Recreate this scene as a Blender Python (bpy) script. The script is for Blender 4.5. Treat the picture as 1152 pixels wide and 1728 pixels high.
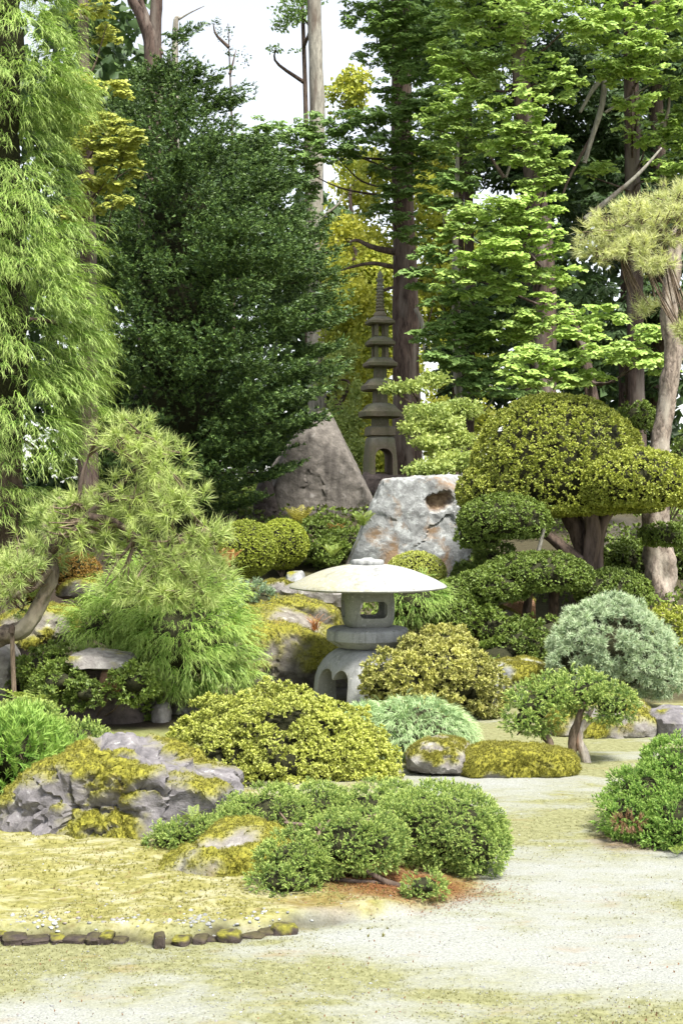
import bpy, bmesh, math
import numpy as np
from mathutils import Vector, Matrix

for o in list(bpy.data.objects):
    bpy.data.objects.remove(o, do_unlink=True)
scene = bpy.context.scene
COL = scene.collection

# ------------------------------------------------------------------ camera, world, sun, exposure
FPX, HOR, CX0, EYE = 2400.0, 830.0, 576.0, 1.6     # focal length in photo pixels, eye-level row, middle column, eye height
cam_d = bpy.data.cameras.new('camera')
cam = bpy.data.objects.new('camera', cam_d); COL.objects.link(cam)
cam.location = (0, 0, EYE); cam.rotation_euler = (math.radians(90), 0, 0)
cam_d.sensor_fit = 'VERTICAL'; cam_d.sensor_height = 36.0
cam_d.lens = 36.0 * FPX / 1728.0
cam_d.shift_y = (HOR - 864.0) / 1728.0
cam_d.clip_start = 0.05; cam_d.clip_end = 2000
scene.camera = cam

SUN = Vector((0.27, -0.40, 0.88)).normalized()
world = bpy.data.worlds.new('World'); scene.world = world; world.use_nodes = True
nt = world.node_tree; nt.nodes.clear()
sky = nt.nodes.new('ShaderNodeTexSky'); sky.sky_type = 'NISHITA'; sky.sun_disc = False
sky.sun_elevation = math.asin(SUN.z); sky.sun_rotation = math.atan2(SUN.x, SUN.y)
sky.air_density = 1.0; sky.dust_density = 1.0; sky.ozone_density = 1.0
hs = nt.nodes.new('ShaderNodeHueSaturation'); hs.inputs['Saturation'].default_value = 0.30
bg = nt.nodes.new('ShaderNodeBackground'); bg.inputs['Strength'].default_value = 0.115
wo = nt.nodes.new('ShaderNodeOutputWorld')
nt.links.new(sky.outputs[0], hs.inputs['Color']); nt.links.new(hs.outputs[0], bg.inputs['Color'])
nt.links.new(bg.outputs[0], wo.inputs['Surface'])

sun_d = bpy.data.lights.new('sun', 'SUN'); sun_d.energy = 4.3; sun_d.angle = math.radians(13); sun_d.color = (1.0, 0.965, 0.89)
sun = bpy.data.objects.new('sun', sun_d); COL.objects.link(sun)
sun.rotation_euler = SUN.to_track_quat('Z', 'Y').to_euler(); sun.location = (4, -4, 12)

scene.view_settings.view_transform = 'Standard'; scene.view_settings.look = 'None'
scene.view_settings.exposure = 1.36; scene.view_settings.gamma = 1.0
scene.view_settings.use_curve_mapping = False
scene.render.engine = 'CYCLES'
cy = scene.cycles
cy.max_bounces = 6; cy.diffuse_bounces = 4; cy.glossy_bounces = 2; cy.transmission_bounces = 4; cy.transparent_max_bounces = 4
cy.use_adaptive_sampling = True; cy.adaptive_threshold = 0.02
cy.use_denoising = True; cy.caustics_reflective = False; cy.caustics_refractive = False

# ------------------------------------------------------------------ helpers
def W(px, py, Y):
    return np.array(((px - CX0) / FPX * Y, Y, EYE - (py - HOR) / FPX * Y))
def M(d, Y):                      # photo pixels to metres at distance Y
    return d / FPX * Y

def _h(ix, iy, iz, s):
    n = (ix.astype(np.int64) * 374761393 + iy.astype(np.int64) * 668265263 + iz.astype(np.int64) * 2147483647 + s * 1274126177) & 0xFFFFFFFF
    n = ((n ^ (n >> 13)) * 1274126177) & 0xFFFFFFFF
    n = ((n ^ (n >> 16)) * 2246822519) & 0xFFFFFFFF
    return ((n ^ (n >> 15)) & 0xFFFFFF) / float(0xFFFFFF)
def vnoise(p, f=1.0, s=0):
    q = np.asarray(p, float) * f + 1000.5 + s * 7.31
    i = np.floor(q).astype(np.int64); t = q - i; t = t * t * (3 - 2 * t)
    r = 0
    for dx in (0, 1):
        wx = t[..., 0] if dx else 1 - t[..., 0]
        for dy in (0, 1):
            wy = t[..., 1] if dy else 1 - t[..., 1]
            for dz in (0, 1):
                wz = t[..., 2] if dz else 1 - t[..., 2]
                r = r + wx * wy * wz * _h(i[..., 0] + dx, i[..., 1] + dy, i[..., 2] + dz, s)
    return r * 2 - 1
def fbm(p, f=1.0, s=0, o=4):
    r, a = 0, 1.0
    for k in range(o):
        r = r + a * vnoise(p, f * 2 ** k, s + k); a *= .5
    return r
def sstep(a, b, x):
    t = np.clip((x - a) / (b - a), 0, 1); return t * t * (3 - 2 * t)
def unit(v):
    return v / np.maximum(np.linalg.norm(v, axis=-1, keepdims=True), 1e-9)

def mesh_obj(name, V, F, mat, parent=None, attrs=None, smooth=False):
    """V (n,3) in the parent's space or the world; F (k,3) or (k,4) array, or a list of such arrays."""
    me = bpy.data.meshes.new(name)
    Fs = F if isinstance(F, list) else [F]
    V = np.asarray(V, np.float32)
    me.vertices.add(len(V)); me.vertices.foreach_set('co', V.ravel())
    idx = np.concatenate([np.asarray(f).ravel() for f in Fs]).astype(np.int32)
    tot = np.concatenate([np.full(len(f), f.shape[1]) for f in Fs])
    st = np.concatenate([[0], np.cumsum(tot)[:-1]]).astype(np.int32)
    me.loops.add(len(idx)); me.loops.foreach_set('vertex_index', idx)
    me.polygons.add(len(tot)); me.polygons.foreach_set('loop_start', st)
    if smooth:
        me.polygons.foreach_set('use_smooth', np.ones(len(tot), bool))
    me.update(calc_edges=True)
    for k, a in (attrs or {}).items():
        at = me.attributes.new(k, 'FLOAT', 'POINT'); at.data.foreach_set('value', np.asarray(a, np.float32))
    me.materials.append(mat)
    o = bpy.data.objects.new(name, me); COL.objects.link(o)
    if parent is not None:
        o.parent = parent
        o.matrix_parent_inverse = Matrix.Translation(-Vector(parent.location))
    return o
def thing(name, label, cat, loc, group=None):
    o = bpy.data.objects.new(name, None); COL.objects.link(o); o.location = [float(c) for c in loc]
    o.empty_display_size = .1
    return tag(o, label, cat, group)
def tag(o, label=None, cat=None, group=None, kind=None):
    for k, v in (('label', label), ('category', cat), ('group', group), ('kind', kind)):
        if v: o[k] = v
    return o

# ------------------------------------------------------------------ terrain
def hill(x, Y):
    e = sstep(0.0, 1.0, (Y - 10.9) / 6.4)
    z = 1.36 * (0.55 * np.clip((Y - 10.9) / 6.4, 0, 1) + .45 * e) + 0.14 * sstep(17, 21, Y)
    return z
def bed_edge(x):
    return np.interp(x, [-1.6, -1.23, -.95, -.65, -.42, -.2, 0, .2], [5.13, 5.11, 5.10, 5.07, 5.10, 5.18, 5.27, 5.34]) + .008 * np.sin(x * 23) + .006 * np.sin(x * 41 + 1)
def moss_bed(x, Y):
    """1 inside the raised moss bed at the left front, 0 on the path"""
    edge = bed_edge(x)
    right = np.interp(Y, [5.0, 5.2, 5.5, 6.0, 6.6, 7.6, 8.4, 9.0], [-.1, .1, .45, .62, .62, .42, .1, -.3]) + .04 * np.sin(Y * 9)
    d = np.minimum(Y - edge, right - x)
    return d
def G(x, Y):
    x = np.asarray(x, float); Y = np.asarray(Y, float)
    z = hill(x, Y)
    d = moss_bed(x, Y)
    z = z + .05 * sstep(-.02, .05, d) * (1 - sstep(7.5, 8.6, Y)) * (1 - sstep(.1, .4, x) * .8)
    p = np.stack([x, Y, np.zeros_like(x)], -1)
    z = z + .012 * fbm(p, 1.3, 3, 4) * sstep(3, 5, Y) + .05 * fbm(p, .9, 5, 3) * sstep(10.8, 12, Y)
    z = z + .012 * fbm(p, 7, 15, 3) * sstep(.0, .15, d) * (1 - sstep(7.0, 8, Y))
    return z

def film(x, Y):
    """how thick the thin moss grows on the sandy path, 0..1"""
    p = np.stack([x * .75, Y * 1.5, np.zeros_like(x)], -1)
    return np.clip(.56 + .42 * fbm(p, 1.25, 131, 6) + .12 * fbm(p, 9, 137, 3), 0, 1)
# ------------------------------------------------------------------ materials
def newmat(name):
    m = bpy.data.materials.new(name); m.use_nodes = True
    nt = m.node_tree; nt.nodes.clear()
    return m, nt
def N(nt, t, **kw):
    n = nt.nodes.new(t)
    for k, v in kw.items():
        if k.startswith('i_'):
            n.inputs[k[2:].replace('_', ' ')].default_value = v
        else:
            setattr(n, k, v)
    return n
def mixc(nt, a, b, f, blend='MIX'):
    n = nt.nodes.new('ShaderNodeMix'); n.data_type = 'RGBA'; n.blend_type = blend
    for s, v in ((6, a), (7, b), (0, f)):
        if hasattr(v, 'is_output'): nt.links.new(v, n.inputs[s])
        else: n.inputs[s].default_value = (*v, 1) if isinstance(v, tuple) else v
    return n.outputs[2]
def ramp(nt, src, stops):
    r = nt.nodes.new('ShaderNodeValToRGB'); nt.links.new(src, r.inputs[0])
    cr = r.color_ramp
    while len(cr.elements) > 1: cr.elements.remove(cr.elements[-1])
    for i, (p, c) in enumerate(stops):
        e = cr.elements[0] if i == 0 else cr.elements.new(p)
        e.position = p; e.color = (*c, 1) if isinstance(c, tuple) else (c, c, c, 1)
    return r.outputs[0]
def attr(nt, name):
    return N(nt, 'ShaderNodeAttribute', attribute_name=name).outputs['Fac']
def noise(nt, scale, detail=4, vec=None, rough=.55, dist=0):
    n = N(nt, 'ShaderNodeTexNoise', i_Scale=scale, i_Detail=detail, i_Roughness=rough, i_Distortion=dist)
    if vec is not None: nt.links.new(vec, n.inputs['Vector'])
    return n.outputs[0]
def objco(nt, scale=None):
    c = N(nt, 'ShaderNodeTexCoord').outputs['Object']
    if scale:
        mp = N(nt, 'ShaderNodeMapping'); mp.inputs['Scale'].default_value = scale
        nt.links.new(c, mp.inputs['Vector']); c = mp.outputs[0]
    return c

def leafmat(name, dark, light, tip=None, tipamt=.6, transl=.3, rough=.5, spec=.3):
    m, nt = newmat(name)
    c = mixc(nt, dark, light, attr(nt, 'tint'))
    if tip:
        mu = N(nt, 'ShaderNodeMath', operation='MULTIPLY'); mu.inputs[1].default_value = tipamt
        nt.links.new(attr(nt, 'tip'), mu.inputs[0])
        c = mixc(nt, c, tip, mu.outputs[0])
    p = N(nt, 'ShaderNodeBsdfPrincipled', i_Roughness=rough); p.inputs['Specular IOR Level'].default_value = spec
    nt.links.new(c, p.inputs['Base Color'])
    out = N(nt, 'ShaderNodeOutputMaterial')
    if transl:
        t = N(nt, 'ShaderNodeBsdfTranslucent'); ct = mixc(nt, c, (1.0, .95, .35), .35, 'MULTIPLY'); nt.links.new(ct, t.inputs['Color'])
        mx = N(nt, 'ShaderNodeMixShader', i_Fac=transl)
        nt.links.new(p.outputs[0], mx.inputs[1]); nt.links.new(t.outputs[0], mx.inputs[2])
        nt.links.new(mx.outputs[0], out.inputs[0])
    else:
        nt.links.new(p.outputs[0], out.inputs[0])
    return m

def barkmat(name, c1, c2, c3=None, scale=1.0, zs=.22):
    m, nt = newmat(name)
    co = objco(nt, (1, 1, zs))
    n1 = noise(nt, 26 * scale, 6, co, .65, .6)
    n2 = noise(nt, 5 * scale, 4, co)
    c = ramp(nt, n1, [(.32, c1), (.62, c2)])
    if c3: c = mixc(nt, c, c3, ramp(nt, n2, [(.5, 0.), (.68, 1.)]))
    p = N(nt, 'ShaderNodeBsdfPrincipled', i_Roughness=.9); p.inputs['Specular IOR Level'].default_value = .15
    nt.links.new(c, p.inputs['Base Color'])
    b = N(nt, 'ShaderNodeBump', i_Strength=.8, i_Distance=.012); nt.links.new(n1, b.inputs['Height']); nt.links.new(b.outputs[0], p.inputs['Normal'])
    out = N(nt, 'ShaderNodeOutputMaterial'); nt.links.new(p.outputs[0], out.inputs[0])
    return m

MOSS_A, MOSS_B = (.075, .078, .008), (.25, .235, .03)
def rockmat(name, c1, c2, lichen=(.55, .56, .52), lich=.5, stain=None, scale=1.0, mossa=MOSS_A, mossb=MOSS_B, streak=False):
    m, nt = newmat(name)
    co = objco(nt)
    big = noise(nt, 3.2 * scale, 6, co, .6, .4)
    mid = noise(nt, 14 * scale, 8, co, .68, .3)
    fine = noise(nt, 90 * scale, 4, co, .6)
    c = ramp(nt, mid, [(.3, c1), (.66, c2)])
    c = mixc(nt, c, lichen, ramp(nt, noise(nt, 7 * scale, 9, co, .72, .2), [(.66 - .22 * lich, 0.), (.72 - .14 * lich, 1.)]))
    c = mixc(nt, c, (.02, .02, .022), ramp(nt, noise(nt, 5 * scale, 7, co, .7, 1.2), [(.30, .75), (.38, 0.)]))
    if streak:
        c = mixc(nt, c, (.035, .03, .027), ramp(nt, noise(nt, 9, 6, objco(nt, (1, 1, .10)), .65), [(.50, 0.), (.66, .55)]))
    if stain:
        c = mixc(nt, c, stain, ramp(nt, big, [(.55, 0.), (.66, .9)]))
    c = mixc(nt, c, ramp(nt, mid, [(.35, (.07, .035, .02)), (.6, (.30, .22, .14))]), attr(nt, 'rust'))
    c = mixc(nt, c, (.5, .5, .5), ramp(nt, fine, [(.35, .0), (.75, .22)]), 'OVERLAY')
    mn = noise(nt, 55 * scale, 6, co, .7)
    mc = ramp(nt, mn, [(.34, mossa), (.62, mossb)])
    mc = mixc(nt, mc, (.17, .11, .03), ramp(nt, noise(nt, 6, 5, co), [(.60, 0.), (.74, .75)]))
    c = mixc(nt, c, mc, attr(nt, 'moss'))
    p = N(nt, 'ShaderNodeBsdfPrincipled', i_Roughness=.85); p.inputs['Specular IOR Level'].default_value = .25
    nt.links.new(c, p.inputs['Base Color'])
    b = N(nt, 'ShaderNodeBump', i_Strength=.7, i_Distance=.02); nt.links.new(mid, b.inputs['Height'])
    b2 = N(nt, 'ShaderNodeBump', i_Strength=.6, i_Distance=.006); nt.links.new(mn, b2.inputs['Height']); nt.links.new(b.outputs[0], b2.inputs['Normal'])
    nt.links.new(b2.outputs[0], p.inputs['Normal'])
    out = N(nt, 'ShaderNodeOutputMaterial'); nt.links.new(p.outputs[0], out.inputs[0])
    return m

def groundmat():
    m, nt = newmat('ground_sand_and_moss')
    co = objco(nt)
    warp = objco(nt, (.8, 1.6, 1))
    n1 = noise(nt, 1.5, 9, warp, .62, .5)
    n2 = noise(nt, 7, 9, warp, .7, .4)
    n3 = noise(nt, 120, 5, co, .7)
    n4 = noise(nt, 34, 6, co, .7)
    sand = mixc(nt, (.182, .187, .170), (.305, .314, .288), ramp(nt, n3, [(.36, 0.), (.64, 1.)]))
    mossy = mixc(nt, (.12, .122, .055), (.24, .24, .125), ramp(nt, n4, [(.33, 0.), (.66, 1.)]))
    add = N(nt, 'ShaderNodeMath', operation='ADD'); nt.links.new(attr(nt, 'film'), add.inputs[0])
    mul = N(nt, 'ShaderNodeMath', operation='MULTIPLY'); mul.inputs[1].default_value = .7; nt.links.new(n2, mul.inputs[0]); nt.links.new(mul.outputs[0], add.inputs[1])
    add2 = N(nt, 'ShaderNodeMath', operation='ADD'); nt.links.new(add.outputs[0], add2.inputs[0]); nt.links.new(attr(nt, 'thin'), add2.inputs[1])
    c = mixc(nt, sand, mossy, ramp(nt, add2.outputs[0], [(.60, 0.), (.85, .45), (1.15, 1.)]))
    c = mixc(nt, c, (.22, .14, .06), ramp(nt, noise(nt, 4, 7, warp, .65), [(.58, 0.), (.74, .45)]))
    mossb = mixc(nt, (.085, .082, .018), (.25, .235, .085), ramp(nt, n4, [(.30, 0.), (.62, 1.)]))
    mossb = mixc(nt, mossb, (.33, .315, .20), ramp(nt, n2, [(.48, 0.), (.64, .9)]))
    mossb = mixc(nt, mossb, (.15, .105, .04), ramp(nt, noise(nt, 11, 7, co, .7, .3), [(.58, 0.), (.70, .8)]))
    c = mixc(nt, c, mossb, attr(nt, 'moss'))
    c = mixc(nt, c, mixc(nt, (.05, .07, .012), (.20, .24, .035), n4), attr(nt, 'green'))
    c = mixc(nt, c, mixc(nt, (.05, .02, .008), (.20, .085, .03), ramp(nt, n3, [(.3, 0.), (.65, 1.)])), attr(nt, 'litter'))
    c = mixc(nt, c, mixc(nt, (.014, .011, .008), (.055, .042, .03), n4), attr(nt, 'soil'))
    p = N(nt, 'ShaderNodeBsdfPrincipled', i_Roughness=.95); p.inputs['Specular IOR Level'].default_value = .1
    nt.links.new(c, p.inputs['Base Color'])
    b = N(nt, 'ShaderNodeBump', i_Strength=.55, i_Distance=.012); nt.links.new(n4, b.inputs['Height'])
    b2 = N(nt, 'ShaderNodeBump', i_Strength=.5, i_Distance=.004); nt.links.new(n3, b2.inputs['Height']); nt.links.new(b.outputs[0], b2.inputs['Normal'])
    nt.links.new(b2.outputs[0], p.inputs['Normal'])
    out = N(nt, 'ShaderNodeOutputMaterial'); nt.links.new(p.outputs[0], out.inputs[0])
    return m

def stonemat(name, c1, c2, topc=None, mossc=None, scale=1.0):
    """dressed granite: fine speckle, weathered pale on top, moss film where attribute 'moss' says"""
    m, nt = newmat(name)
    co = objco(nt)
    n1 = noise(nt, 160 * scale, 3, co, .7); n2 = noise(nt, 6 * scale, 7, co, .65, .3); n3 = noise(nt, 26 * scale, 7, co, .7)
    c = mixc(nt, c1, c2, ramp(nt, n1, [(.3, 0.), (.7, 1.)]))
    if topc:
        c = mixc(nt, c, mixc(nt, tuple(x * .72 for x in topc), topc, ramp(nt, n1, [(.35, 0.), (.65, 1.)])), attr(nt, 'pale'))
    c = mixc(nt, c, tuple(x * .5 for x in c1), ramp(nt, n2, [(.54, 0.), (.74, .6)]))
    c = mixc(nt, c, tuple(x * .4 for x in c1), ramp(nt, noise(nt, 15 * scale, 6, objco(nt, (1, 1, .12)), .7), [(.52, 0.), (.68, .6)]))
    c = mixc(nt, c, tuple(min(1, x * 1.5) for x in c2), ramp(nt, noise(nt, 30 * scale, 7, co, .75), [(.58, 0.), (.64, .7)]))
    c = mixc(nt, c, tuple(x * .45 for x in c1), ramp(nt, noise(nt, 11 * scale, 9, co, .78, .2), [(.60, 0.), (.67, .65)]))
    c = mixc(nt, c, tuple(x * .35 for x in c1), ramp(nt, noise(nt, 70 * scale, 4, co, .7), [(.66, 0.), (.72, .7)]))
    if mossc:
        mu = N(nt, 'ShaderNodeMath', operation='MULTIPLY'); nt.links.new(attr(nt, 'moss'), mu.inputs[0])
        nt.links.new(ramp(nt, n3, [(.34, 0.), (.50, 1.)]), mu.inputs[1])
        c = mixc(nt, c, mossc, mu.outputs[0])
        mu2 = N(nt, 'ShaderNodeMath', operation='MULTIPLY'); nt.links.new(attr(nt, 'moss'), mu2.inputs[0])
        nt.links.new(ramp(nt, noise(nt, 40 * scale, 6, co, .75), [(.60, 0.), (.66, 1.)]), mu2.inputs[1])
        c = mixc(nt, c, (.05, .045, .03), mu2.outputs[0])
    p = N(nt, 'ShaderNodeBsdfPrincipled', i_Roughness=.85); p.inputs['Specular IOR Level'].default_value = .25
    nt.links.new(c, p.inputs['Base Color'])
    b = N(nt, 'ShaderNodeBump', i_Strength=.6, i_Distance=.006); nt.links.new(n3, b.inputs['Height']); nt.links.new(b.outputs[0], p.inputs['Normal'])
    out = N(nt, 'ShaderNodeOutputMaterial'); nt.links.new(p.outputs[0], out.inputs[0])
    return m

MAT = dict(
    ground=groundmat(),
    rock_front=rockmat('boulder_purple_grey', (.07, .065, .07), (.21, .195, .20), (.42, .43, .41), .30),
    rock_small=rockmat('stone_grey', (.11, .095, .09), (.28, .265, .245), (.40, .39, .35), .35),
    rock_pale=rockmat('boulder_pale_lichen', (.13, .13, .13), (.33, .34, .335), (.46, .48, .475), .6, stain=(.22, .14, .075)),
    rock_back=rockmat('boulder_brown_grey', (.075, .066, .058), (.19, .17, .15), (.25, .235, .22), .25, streak=True),
    rock_cliff=rockmat('boulder_mottled', (.07, .06, .05), (.23, .21, .18), (.42, .42, .39), .4),
    rock_brown=rockmat('stone_reddish', (.12, .06, .035), (.33, .20, .12), (.45, .38, .3), .1),
    rock_edge=rockmat('stone_edging', (.014, .011, .010), (.065, .05, .043), (.16, .14, .13), .05),
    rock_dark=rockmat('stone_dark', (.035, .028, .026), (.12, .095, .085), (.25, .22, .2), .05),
    granite=stonemat('granite', (.19, .19, .17), (.30, .30, .27), (.34, .345, .345), (.26, .24, .09)),
    granite_brown=stonemat('granite_weathered', (.15, .115, .09), (.25, .20, .155), (.22, .235, .22), (.10, .12, .05)),
    bark_cedar=barkmat('bark_cedar', (.022, .015, .012), (.105, .075, .062), (.16, .135, .115)),
    bark_grey=barkmat('bark_grey', (.13, .12, .10), (.34, .32, .27), (.12, .09, .07)),
    bark_pine=barkmat('bark_pine', (.06, .045, .038), (.31, .255, .21), (.36, .32, .27), 1.3, .5),
    bark_pine_dark=barkmat('bark_pine_dark', (.035, .026, .02), (.20, .16, .12), (.26, .23, .17), .9, .5),
    bark_pale=barkmat('bark_pale', (.24, .20, .17), (.62, .55, .48), (.35, .2, .13), 2.0),
    bark_dark=barkmat('bark_dark', (.025, .018, .014), (.11, .08, .062), (.16, .12, .10), 1.2),
    bark_twig=barkmat('bark_twig', (.06, .045, .03), (.20, .15, .11), None, 2.0),
    azalea=leafmat('leaf_azalea', (.10, .15, .012), (.38, .44, .06), (.74, .73, .22), .6, .25),
    azalea_pink=leafmat('leaf_azalea_bronze', (.11, .15, .02), (.40, .42, .08), (.68, .60, .27), .5, .25),
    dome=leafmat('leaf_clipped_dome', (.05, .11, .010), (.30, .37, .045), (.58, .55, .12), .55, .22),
    dome_dark=leafmat('leaf_shade_pad', (.028, .070, .014), (.14, .22, .035), (.32, .36, .08), .4, .22),  # darker copy of the dome leaf, shade put into its colour
    ball=leafmat('leaf_ball', (.055, .11, .010), (.26, .33, .035), (.52, .52, .09), .5, .22),
    ball_orange=leafmat('leaf_ball_orange', (.10, .075, .012), (.33, .20, .035), (.40, .22, .06), .5, .22),
    juniper=leafmat('leaf_juniper', (.04, .115, .03), (.18, .30, .06), (.54, .62, .17), .8, .20),
    juniper_bright=leafmat('leaf_juniper_bright', (.05, .15, .025), (.17, .34, .05), (.44, .57, .14), .75, .25),
    juniper_blue=leafmat('leaf_juniper_blue', (.06, .13, .075), (.19, .29, .16), (.42, .51, .31), .7, .2),
    brown_twig=leafmat('leaf_dead_brown', (.12, .06, .03), (.26, .15, .08), None, 0, .15),
    cypress=leafmat('leaf_thread_cypress', (.05, .15, .018), (.22, .38, .05), (.56, .66, .22), .75, .3),
    lace=leafmat('leaf_lace_cypress', (.07, .20, .025), (.25, .41, .065), (.56, .66, .20), .7, .3),
    yew=leafmat('leaf_yew', (.005, .020, .009), (.026, .066, .020), (.18, .28, .065), .85, .10),
    hinoki=leafmat('leaf_hinoki', (.06, .17, .025), (.24, .41, .065), (.58, .70, .20), .75, .3),
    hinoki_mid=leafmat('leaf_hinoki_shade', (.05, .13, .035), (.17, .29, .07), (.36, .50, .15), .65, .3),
    hinoki_gold=leafmat('leaf_hinoki_gold', (.12, .17, .02), (.34, .39, .05), (.60, .61, .16), .7, .28),
    wood=leafmat('leaf_far_wood', (.018, .045, .018), (.06, .11, .035), (.12, .18, .06), .4, .25),
    yellow=leafmat('leaf_autumn_yellow', (.20, .30, .04), (.58, .58, .07), (.76, .74, .22), .45, .5),
    maple=leafmat('leaf_maple_pale', (.12, .22, .04), (.38, .46, .11), (.62, .66, .26), .5, .35),
    pine=leafmat('needle_pine', (.11, .20, .03), (.34, .44, .09), (.66, .72, .30), .7, .22), pine_pale=leafmat('needle_pine_pale', (.20, .27, .05), (.52, .56, .18), (.86, .86, .50), .75, .22),
    pine_blue=leafmat('needle_pine_blue', (.11, .20, .11), (.32, .44, .25), (.66, .74, .48), .75, .2),
    grass_pale=leafmat('blade_pale', (.13, .27, .10), (.36, .53, .24), (.70, .82, .46), .65, .25),
    fern=leafmat('leaf_fern', (.10, .19, .03), (.32, .40, .08), (.45, .48, .14), .4, .35),
    fern_gold=leafmat('leaf_fern_gold', (.28, .26, .04), (.50, .46, .10), None, 0, .35),
    litter_brown=leafmat('leaf_litter_brown', (.10, .04, .018), (.27, .13, .06), None, 0, .1),
    rust=leafmat('leaf_rust', (.20, .06, .02), (.50, .20, .06), (.6, .35, .15), .4, .3),
    mosstuft=leafmat('moss_tufts', (.085, .085, .01), (.22, .21, .03), (.34, .32, .075), .6, .2),
    mosspath=leafmat('moss_path', (.13, .13, .045), (.24, .235, .10), (.30, .295, .14), .5, .2),
    mosspale=leafmat('moss_tufts_pale', (.17, .16, .04), (.27, .255, .08), (.33, .315, .14), .6, .2),
    core=barkmat('shade_core_dark', (.012, .014, .007), (.035, .035, .016), None, 2.0, 1),  # near-black colour of the added cores, shade for gaps between the leaves
)

# ------------------------------------------------------------------ tubes (trunks, limbs)
def catmull(pts, rad, n):
    pts = np.asarray(pts, float); rad = np.asarray(rad, float)
    k = len(pts); P = np.vstack([2 * pts[0] - pts[1], pts, 2 * pts[-1] - pts[-2]])
    ts = np.linspace(0, k - 1, n); i = np.minimum(ts.astype(int), k - 2); t = (ts - i)[:, None]
    p0, p1, p2, p3 = P[i], P[i + 1], P[i + 2], P[i + 3]
    q = .5 * (2 * p1 + (p2 - p0) * t + (2 * p0 - 5 * p1 + 4 * p2 - p3) * t ** 2 + (3 * p1 - p0 - 3 * p2 + p3) * t ** 3)
    return q, np.interp(ts, np.arange(k), rad)
def tube_arr(pts, rad, n=None, sides=10, rough=.0, seed=0, flare=0):
    pts = np.asarray(pts, float)
    if n is None: n = max(4, 4 * len(pts))
    q, r = catmull(pts, rad, n) if len(pts) > 2 else (np.linspace(pts[0], pts[-1], n), np.linspace(rad[0], rad[-1], n))
    T = unit(np.gradient(q, axis=0))
    ref = np.array((0.31, .93, .17)); A = unit(np.cross(T, ref)); B = np.cross(T, A)
    th = np.linspace(0, 2 * math.pi, sides, endpoint=False)
    dirs = A[:, None] * np.cos(th)[None, :, None] + B[:, None] * np.sin(th)[None, :, None]
    V = q[:, None] + dirs * r[:, None, None]
    if rough:
        s = np.stack([np.broadcast_to(np.cos(th) * 3, (n, sides)), np.broadcast_to(np.sin(th) * 3, (n, sides)), np.broadcast_to((np.arange(n) * .22)[:, None], (n, sides))], -1)
        V = V + dirs * (r[:, None] * rough * fbm(s, 1.0, seed, 4))[..., None]
    V = V.reshape(-1, 3)
    a = np.arange(n - 1)[:, None] * sides; j = np.arange(sides)[None]; j2 = (j + 1) % sides
    F = np.stack([a + j, a + j2, a + sides + j2, a + sides + j], -1).reshape(-1, 4)
    V = np.vstack([V, q[-1] + T[-1] * r[-1]]); tipi = len(V) - 1; b = (n - 1) * sides
    C = np.stack([b + j[0], b + j2[0], np.full(sides, tipi)], -1)
    return V, F, C
def tube(name, mat, parent, pts, rad, **kw):
    V, F, C = tube_arr(pts, rad, **kw)
    return mesh_obj(name, V, [F, C], mat, parent, smooth=True)
def tubes(name, mat, parent, lst, sides=5):
    Vs, Fs, Cs, o = [], [], [], 0
    for k, (pts, rad) in enumerate(lst):
        V, F, C = tube_arr(pts, rad, sides=sides, n=5)
        Vs.append(V); Fs.append(F + o); Cs.append(C + o); o += len(V)
    return mesh_obj(name, np.vstack(Vs), [np.vstack(Fs), np.vstack(Cs)], mat, parent, smooth=True)

# ------------------------------------------------------------------ leaf and needle sprays
# template: verts, tris, tip value; X = growth direction, Z = upper side
class TB:
    def __init__(s): s.V, s.T, s.tip = [], [], []
    def tri(s, a, b, c, ta=0, tb=0, tc=1):
        i = len(s.V); s.V += [a, b, c]; s.tip += [ta, tb, tc]; s.T.append((i, i + 1, i + 2))
    def kite(s, base, mid1, mid2, tip, t0=0, t1=.5, t2=1):
        i = len(s.V); s.V += [base, mid1, tip, mid2]; s.tip += [t0, t1, t2, t1]; s.T += [(i, i + 1, i + 2), (i, i + 2, i + 3)]
    def ribbon(s, pts, side, w, t0=0, t1=1):
        n = len(pts)
        i = len(s.V)
        for k, p in enumerate(pts):
            f = k / (n - 1); ww = w * (1 - .75 * f)
            if k < n - 1:
                s.V += [p - side * ww, p + side * ww]; s.tip += [t0 + (t1 - t0) * f] * 2
            else:
                s.V += [p]; s.tip += [t1]
        for k in range(n - 2):
            a = i + 2 * k; s.T += [(a, a + 1, a + 3), (a, a + 3, a + 2)]
        a = i + 2 * (n - 2); s.T.append((a, a + 1, a + 2))
    def done(s): return np.array(s.V, float), np.array(s.T, int), np.array(s.tip, float)
X, Yv, Z = np.eye(3)
def rdir(r, amin, amax):
    a = math.radians(r.uniform(amin, amax)); b = r.uniform(0, 2 * math.pi)
    return X * math.cos(a) + (Yv * math.cos(b) + Z * math.sin(b)) * math.sin(a)
def many(fn, k, seed, **kw): return [fn(np.random.default_rng(seed + i), **kw) for i in range(k)]
def t_rosette(r, n=7, w=.2, amin=15, amax=80):
    t = TB()
    for k in range(n):
        d = rdir(r, amin, amax); s = unit(np.cross(d, rdir(r, 0, 40) + .01)); L = r.uniform(.7, 1.05)
        u = np.cross(s, d); u = u if u @ X > 0 else -u
        b = X * r.uniform(-.15, .15)
        t.kite(b, b + d * L * .55 + s * w * L + u * .06, b + d * L * .55 - s * w * L + u * .06, b + d * L - u * .08, 0, .4, 1)
    return t.done()
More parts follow.
